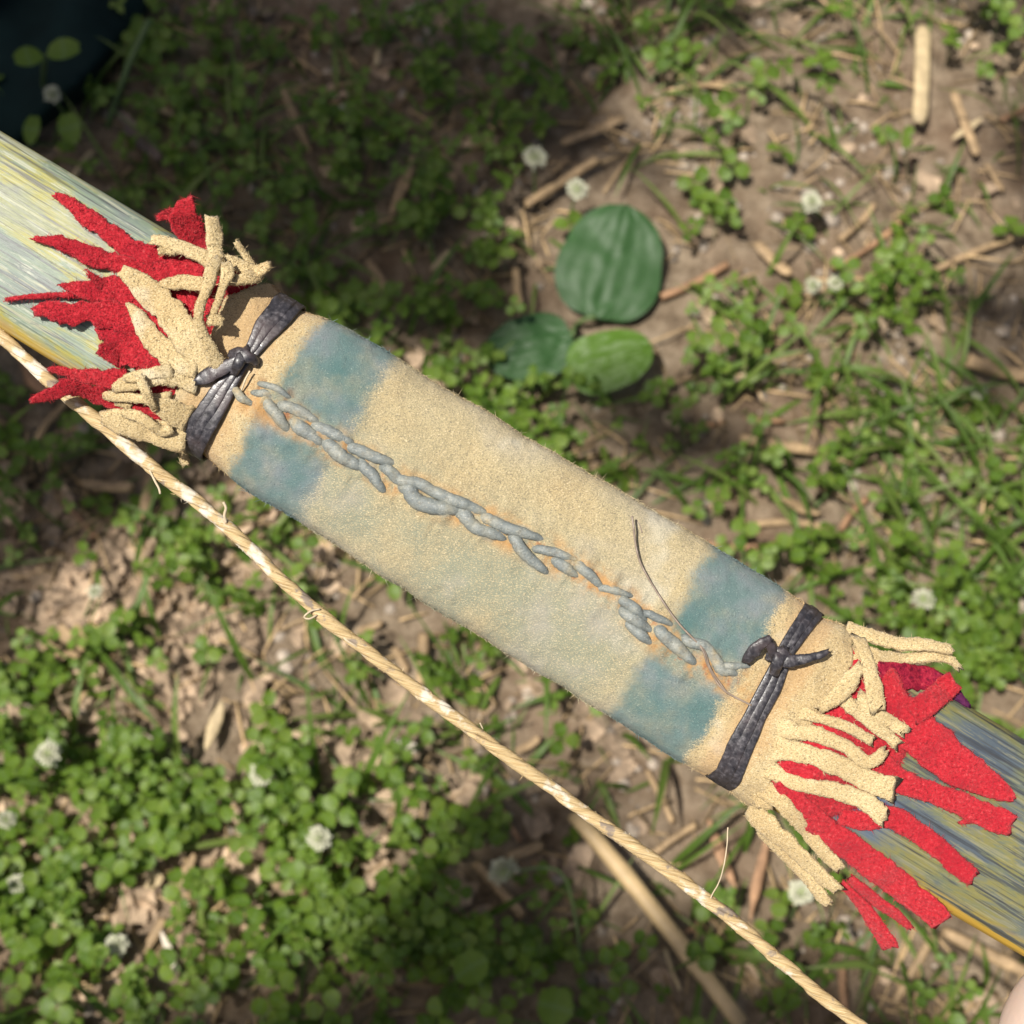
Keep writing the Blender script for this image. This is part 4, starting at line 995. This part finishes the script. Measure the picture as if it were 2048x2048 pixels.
FLOWERS = [
    (1070, 315, 56, .035, 0, 'round white clover flower above the plantain, the more distant of that pair'), (1155, 380, 50, .03, 0, 'white clover flower just above the broad plantain leaf by an orange straw'),
    (832, 27, 44, .03, .3, 'white clover flower at the top edge over dark clover'), (105, 190, 42, .05, .1, 'pale clover flower in deep shade in front of the teal sheet'),
    (690, 222, 34, .02, .3, 'faded greenish clover flower in the shaded grass'), (1625, 405, 48, .03, .7, 'white clover flower on bare soil above two thin crossed straws'),
    (1625, 572, 40, .02, .5, 'small white clover flower beside a flat straw chip, left of its twin'), (1672, 566, 40, .02, .4, 'small white clover flower next to its twin on soil, nearer the clover clump'),
    (1847, 1200, 54, .035, .5, 'white clover flower above the upper black tie end, among right side clover'), (1010, 1745, 74, .05, 1.3, 'large clover flower nodding sideways over a crossed pair of straws'),
    (640, 1677, 58, .035, .3, 'white clover flower in the sunny clover below the middle of the bowstring'), (98, 1508, 62, .04, .4, 'brightest clover flower in the sunlit clover near the left edge'),
    (32, 1768, 44, .03, .1, 'small round clover flower low in the sunny clover at the left edge'), (525, 1546, 64, .03, .2, 'wide faded clover flower with a greenish centre above brown litter'),
    (236, 1890, 54, .025, .3, 'yellowing clover flower beside bright dry leaves in the sunny corner'), (1602, 1785, 60, .03, .2, 'blurred clover flower under the lowest suede fringe and red strip'),
    (190, 1184, 34, .02, .2, 'dull green clover bud on the dry thatch under the bowstring'), (1958, 786, 38, .02, .6, 'small white clover flower below the thick orange straw'), (14, 1640, 44, .03, .5, 'clover flower cut by the left edge of the picture'),
]
for i, (px, py, dia, h, tilt, lab) in enumerate(FLOWERS):
    p, mpp = gp(px, py, h); rr = random.Random(50 + i)
    base = Vector((p.x + rr.uniform(-.012, .012), p.y + rr.uniform(-.02, .004), 0)); base.z = float(ground_h(base.x, base.y))
    if i == 9: b2, _ = gp(1175, 2040); base = b2
    root = empty('clover_flower', base); tag(root, lab, 'flower', 'white clover flowers')
    az = rr.uniform(0, 6.28) if i != 9 else 3.3
    hd = bpy.data.objects.new('flower_head', FM); COL.objects.link(hd); hd.parent = root; hd.location = p - base
    R_ = dia / 2 * mpp * .93; hd.scale = (R_, R_, R_ * .92)
    hd.rotation_euler = (tilt * math.sin(az), tilt * math.cos(az), rr.uniform(0, 6))
    cx_ = bpy.data.objects.new('calyx', CX); COL.objects.link(cx_); cx_.parent = root; cx_.location = p - base; cx_.scale = hd.scale; cx_.rotation_euler = hd.rotation_euler
    st = MB(); q = p - base
    if i == 9:
        mid, _ = gp(1115, 1740, .055); mid = mid - base; mid2, _ = gp(1150, 1830, .035); mid2 = mid2 - base
        C = spline([tuple(q), tuple(mid), tuple(mid2), (0, 0, 0)], .006); sweep(st, C, [.2, .8, .3], .0008, .0008, 6, 2)
    else: stalk(st, (0, 0, 0), tuple(q), .0008, 0, 5, 5)
    st.build('stem', M['stemg'], root)

# ---- broad-leaved plantain
def plantain_leaf(base_px, tip_px, wid_px, h0, h1, seed, parent, origin, fat=.5, mat='plantain'):
    b, _ = gp(*base_px, h0); t, mpp = gp(*tip_px, h1); ax_ = np.array(t - b); Ln = np.linalg.norm(ax_); ax_ /= Ln
    up = np.array([.05, -.1, 1.0]); sd_ = np.cross(ax_, up); sd_ /= np.linalg.norm(sd_); nn = np.cross(sd_, ax_)
    n, m_ = 34, 25; V = []; UV = []
    for i in range(n + 1):
        t_ = i / n
        w = (max(0, 1 - abs(2 * t_ ** fat - 1) ** 2.3) ** .5) * wid_px / 2 * mpp if 0 < i < n else .0006
        w *= 1 + .05 * fbm(t_ * 5, seed, 3, 2)
        for j in range(m_):
            s_ = j / (m_ - 1) * 2 - 1
            z = -.05 * w * s_ * s_ + .0026 * fbm(t_ * 4.5 + seed, s_ * 2.0, 4, 3) * (1 - .3 * abs(s_)) + .05 * w * math.sin(t_ * 9 + seed) * s_ * s_ * s_
            z -= .0016 * math.exp(-(s_ / .05) ** 2) + .06 * Ln * (t_ - .5) ** 2
            for c_ in (.34, .66): z -= .0007 * math.exp(-((abs(s_) - c_) / .05) ** 2) * (1 - t_ * .6)
            z -= .0007 * max(0, math.sin((t_ * 15 - abs(s_) * 5))) ** 4 * (1 - abs(s_))
            V.append(np.array(b) + ax_ * (Ln * t_) + sd_ * (w * s_) + nn * z - np.array(origin)); UV.append((t_, s_))
    mb = MB().add(V, [(i * m_ + j, i * m_ + j + 1, (i + 1) * m_ + j + 1, (i + 1) * m_ + j) for i in range(n) for j in range(m_ - 1)], UV)
    lf = mb.build('leaf', M[mat], parent)
    st = MB(); stalk(st, np.array((0, 0, .002)), np.array(b) - np.array(origin), .0015, .004, 6, 6); st.build('stem', M['stemg'], lf)
o_, _ = gp(1150, 655)
pl = empty('plantain_plant', o_); tag(pl, 'broadleaf plantain weed with one large ribbed leaf growing from the soil', 'weed')
plantain_leaf((1192, 636), (1255, 408), 208, .012, .026, 1, pl, o_, .80)
plantain_leaf((1135, 745), (1305, 692), 128, .026, .030, 2, pl, o_, .8, 'plantain_young')
plantain_leaf((1145, 672), (968, 716), 138, .022, .026, 3, pl, o_, .8)

# ---- straw, stalks and chips lying about
def straw_mesh(Ln, wd, kind, seed):
    mb = MB(); r_ = random.Random(seed)
    n = 10 if kind == 'tube' else 12
    C = []; W = []; H = []
    bend = r_.uniform(-.06, .06) if wd < .005 else r_.uniform(-.012, .012)
    for i in range(n + 1):
        t = i / n; C.append((Ln * (t - .5), Ln * bend * 4 * t * (1 - t), .0008 * math.sin(t * 5 + seed)))
        if kind == 'tube': k = 1 + (.12 if i in (3, 7) and wd > .004 else 0); W.append(wd / 2 * k); H.append(wd / 2 * k * .85)
        elif kind == 'flat': W.append(wd / 2 * (.72 if i in (0, n) else 1) * r_.uniform(.97, 1.04)); H.append(max(.0006, wd * .12))
        else: W.append(wd / 2 * max(.12, math.sin(math.pi * (t * .88 + .08)) ** .9) * r_.uniform(.88, 1.1)); H.append(max(.0005, wd * .09)); C[-1] = (C[-1][0], C[-1][1], C[-1][2] + Ln * .12 * (t - .5) ** 2 * 2)
    sweep(mb, C, [0, 0, 1], W, H, 10 if kind == 'tube' else 8, 2.2 if kind == 'tube' else 2.8, None, wd * .18, r_)
    return mb
for i, (x0, y0, x1, y1, wpx, mt, kind, lab) in enumerate(STRAW):
    lift = .004 + .5 * wpx * .00025 + (.016 if mt == 'cane' else .003 if wpx > 15 else 0)
    a, m0 = gp(x0, y0, lift); b, m1 = gp(x1, y1, lift)
    d = b - a; c = (a + b) / 2; mb = straw_mesh(d.length, wpx * (m0 + m1) / 2, kind, 600 + i)
    nm = {'tube': 'straw_stalk', 'flat': 'straw_chip', 'leaf': 'dry_husk'}[kind]
    if mt == 'cane': nm = 'cane_stalk'
    o = mb.build(nm, M[mt]); o.location = c
    o.rotation_euler = Vector((1, 0, 0)).rotation_difference(d.normalized()).to_euler()
    tag(o, lab, {'straw_stalk': 'straw', 'straw_chip': 'straw', 'dry_husk': 'husk', 'cane_stalk': 'cane'}[nm], GS)

# ---- dead leaves one can tell apart
def dead_leaf(px, py, L_, W_, az, mat, lab, seed, curl=.5, h=.006):
    c, mpp = gp(px, py, h); r_ = random.Random(seed); n, m_ = 16, 9; V = []
    for i in range(n + 1):
        t = i / n; w = W_ / 2 * mpp * (math.sin(math.pi * (t * .94 + .03)) ** .8) * (1 + .25 * math.sin(t * 19 + seed))
        for j in range(m_):
            s_ = j / (m_ - 1) * 2 - 1
            V.append((L_ * mpp * (t - .5), w * s_, curl * w * abs(s_) ** 1.5 + .15 * L_ * mpp * (t - .5) ** 2 + .002 * fbm(t * 4 + seed, s_ * 2, 9, 2)))
    F_ = [(i * m_ + j, (i + 1) * m_ + j, (i + 1) * m_ + j + 1, i * m_ + j + 1) for i in range(n) for j in range(m_ - 1)]
    o = MB().add(V, F_).build('dead_leaf', M[mat]); o.location = c; o.rotation_euler = (r_.uniform(-.2, .2), r_.uniform(-.2, .2), az)
    tag(o, lab, 'dead leaf', 'dead leaves on the ground')
dead_leaf(280, 275, 125, 42, -.85, 'greyleaf', 'long grey withered leaf in the shade above the painted limb', 1, .7, .02)
dead_leaf(200, 1690, 120, 80, .6, 'litter', 'large brown crumpled leaf in the sunny litter', 2)
dead_leaf(165, 1720, 70, 60, 2.2, 'litter', 'small brown leaf tucked against the large crumpled one', 3)
dead_leaf(305, 1760, 46, 40, .2, 'straw_pale', 'pale tan leaf scrap glowing in the sun', 4)
dead_leaf(270, 1820, 110, 60, .9, 'litter', 'brown leaf below the pale tan scrap', 5)
dead_leaf(500, 1760, 70, 44, 1.4, 'litter', 'brown leaf half under sunny clover', 6)
dead_leaf(140, 1290, 110, 70, .1, 'straw', 'tan dry leaf in the thatch under the bowstring', 7)
dead_leaf(330, 1210, 90, 50, 1.2, 'litter', 'brown dry leaf standing in the thatch', 8, .9)
dead_leaf(690, 1690, 70, 44, .4, 'litter', 'brown leaf beside the sunny clover flower', 9)

# ---- small weeds of the shaded corner and by the flower
def weed(px, py, lab, leaves, mat='clover'):
    o, mpp = gp(px, py); root = empty('weed', o); tag(root, lab, 'weed')
    for k, (bx, by, tx, ty, w, h) in enumerate(leaves):
        b, _ = gp(bx, by, h); t, m2 = gp(tx, ty, h + .006); b = np.array(b - o); t = np.array(t - o); d = t - b; ln = np.linalg.norm(d); d /= ln
        nn = np.array([0, -.15, 1.0]); nn -= d * (nn @ d); nn /= np.linalg.norm(nn)
        mb = MB(); leaflet(mb, b, d, nn, ln, w / 2 * m2, .1, 9); lf = mb.build('leaf', M[mat], root)
        st = MB(); stalk(st, (0, 0, 0), tuple(b), .0008, .003, 5, 5); st.build('stem', M['stemg'], lf)
weed(88, 240, 'weed with two spread leaves in front of the dark teal sheet', [(86, 112, 28, 118, 46, .07), (94, 108, 158, 92, 48, .07)])
weed(150, 300, 'pale green folded weed leaf low in the shaded corner', [(150, 290, 130, 224, 46, .05), (148, 292, 118, 296, 34, .04), (60, 290, 68, 228, 34, .04)])
weed(985, 2030, 'weed with two pale pointed leaves at the bottom edge', [(960, 1965, 925, 1905, 74, .04), (1100, 2055, 1120, 1975, 72, .03)])
st = MB(); a, _ = gp(215, 255, .01); b, _ = gp(300, 40, .05); stalk(st, a, b, .0022, .004, 8, 7)
tag(st.build('green_stalk', M['stemg']), 'thick pale green stalk leaning across the shaded corner', 'stalk')
SPRIG = [(1152, 446, 'clover sprig at the tip of the large plantain leaf'), (1375, 388, 'clover sprig with a straw crumb on the bare soil'), (1648, 138, 'small clover sprig alone on the pale soil near the top'),
         (1362, 125, 'clover sprig on the soil beside the top grass'), (1800, 496, 'upright clover sprig between twig and long straw'), (1612, 465, 'clover sprig hanging under the soil flower above the flat chip'),
         (2004, 470, 'clover sprig sitting on the long straw at the right'), (1560, 320, 'clover sprig in the middle of the bare soil'), (1470, 362, 'tiny clover sprig on soil beside the grass edge'), (1945, 832, 'round clover sprig below the small right side flower')]
for i, (px, py, lab) in enumerate(SPRIG):
    o, _ = gp(px, py + 8); root = empty('clover_sprig', o); tag(root, lab, 'clover', 'clover sprigs on bare soil')
    a = MB(); b = MB(); rr = random.Random(800 + i)
    clover_leaf(a, b, (0, 0, 0), rr, .0105, .014); a.build('leaf', M['clover'], root); b.build('stem', M['stemg'], root)

# ---- dark teal sheet for an unidentified dark shape in the corner
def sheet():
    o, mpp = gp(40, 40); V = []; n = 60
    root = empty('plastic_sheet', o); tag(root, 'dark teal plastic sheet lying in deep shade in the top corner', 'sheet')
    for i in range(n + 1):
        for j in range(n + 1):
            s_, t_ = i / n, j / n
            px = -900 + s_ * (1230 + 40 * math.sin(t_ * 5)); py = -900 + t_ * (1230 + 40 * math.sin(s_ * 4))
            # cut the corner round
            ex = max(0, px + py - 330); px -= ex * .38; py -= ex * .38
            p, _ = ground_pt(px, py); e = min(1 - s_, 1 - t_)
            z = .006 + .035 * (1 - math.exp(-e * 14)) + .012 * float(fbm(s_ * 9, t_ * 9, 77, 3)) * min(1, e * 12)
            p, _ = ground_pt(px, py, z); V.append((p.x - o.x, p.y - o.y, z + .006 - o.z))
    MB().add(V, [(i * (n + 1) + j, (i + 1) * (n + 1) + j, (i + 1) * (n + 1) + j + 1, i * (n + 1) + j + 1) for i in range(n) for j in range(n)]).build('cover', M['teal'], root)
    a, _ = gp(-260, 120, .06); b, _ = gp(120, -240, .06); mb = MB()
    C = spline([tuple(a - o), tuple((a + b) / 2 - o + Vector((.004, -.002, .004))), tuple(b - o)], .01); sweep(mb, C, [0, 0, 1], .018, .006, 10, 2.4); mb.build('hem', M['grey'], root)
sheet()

# ------------------------------------------------------------------ the tree added out of view, its leaves placed to shade the ground
LIT = [(120, 1420, 360, 330, 1.0), (150, 1850, 420, 360, 1.0), (560, 1700, 340, 330, .75), (950, 1850, 300, 260, .4), (330, 1130, 260, 140, 1.0), (1850, 950, 400, 350, .75), (1500, 350, 520, 430, .75), (1850, 200, 420, 330, .75),
       (1850, 1350, 220, 170, .7), (2020, 1120, 260, 260, .6), (1230, 600, 200, 230, .45), (1215, 720, 130, 100, .6), (1330, 1850, 170, 240, .6), (800, 1380, 260, 200, .7), (1500, 900, 230, 200, .4), (1000, 330, 140, 160, .2), (1650, 1900, 300, 200, .15)]
def lit_at(px, py): return float(np.clip(blobs(np.array(px), np.array(py), LIT, .09), .05, 1.0))
def bow_shadow_uv(p):
    """where the sun ray through ground point p meets the bow's middle plane"""
    nrm = ROT @ Vector((0, 0, 1)); q = Vector(p); t = (Vector(bow.location) - q).dot(nrm) / SUN.dot(nrm)
    h = ROT.transposed() @ (q + SUN * t - Vector(bow.location)); return xy2uv(1024 + h.x / S, 1024 - h.y / S)
def shade_tree():
    base = Vector((-2.6, 1.9, 0)); root = empty('tree', base)
    tag(root, 'leafy broadleaf tree whose branches shade the ground around the bow', 'tree')
    rr = random.Random(91); mb = MB(); n = 0; tips = []
    for k in range(9000):
        px = rr.uniform(-900, 2950); py = rr.uniform(-900, 2950)
        L_ = lit_at(px, py); inside = -300 < px < 2350 and -300 < py < 2350
        if not inside: L_ = .55
        if rr.random() > -math.log(L_) / 3.0 * .78: continue
        g_, _ = ground_pt(px, py); u, v = bow_shadow_uv(g_)
        size = rr.uniform(.028, .05)
        m_ = (size * .8 + .045) / S
        if abs(v) < 215 + m_ and -3000 < u < 3600: continue
        # keep the sun on the bowstring and the hand
        hx = A0 + E * u + Nn * v; ys = np.interp(hx[0], [q[0] for q in STR], [q[1] for q in STR])
        if abs(hx[1] - ys) < 60 + m_ and -200 < hx[0] < 2200: continue
        t = rr.uniform(3.6, 6.2); c = np.array(g_ + SUN * t - base)
        a = rr.uniform(0, 6.28); d = np.array([math.cos(a), math.sin(a), rr.gauss(-.2, .3)]); d /= np.linalg.norm(d)
        nn = np.array([rr.gauss(0, .5), rr.gauss(0, .5), 1]); nn -= d * (nn @ d); nn /= np.linalg.norm(nn)
        leaflet(mb, c - d * size, d, nn, size * 2, size * .62, .15, 5); n += 1
        if n % 14 == 0: tips.append(c)
    mb.build('crown', M['treeleaf'], root)
    tk = MB(); C = spline([(0, 0, -.1), (.05, -.05, 1.0), (.2, -.2, 2.0), (.5, -.5, 3.2), (.8, -.9, 4.6), (1.0, -1.2, 6.0)], .2); sweep(tk, C, [1, 0, 0], np.linspace(.17, .05, len(C)), np.linspace(.16, .05, len(C)), 14, 2)
    tk.build('trunk', M['bark'], root)
    return n
print('tree leaves', shade_tree())
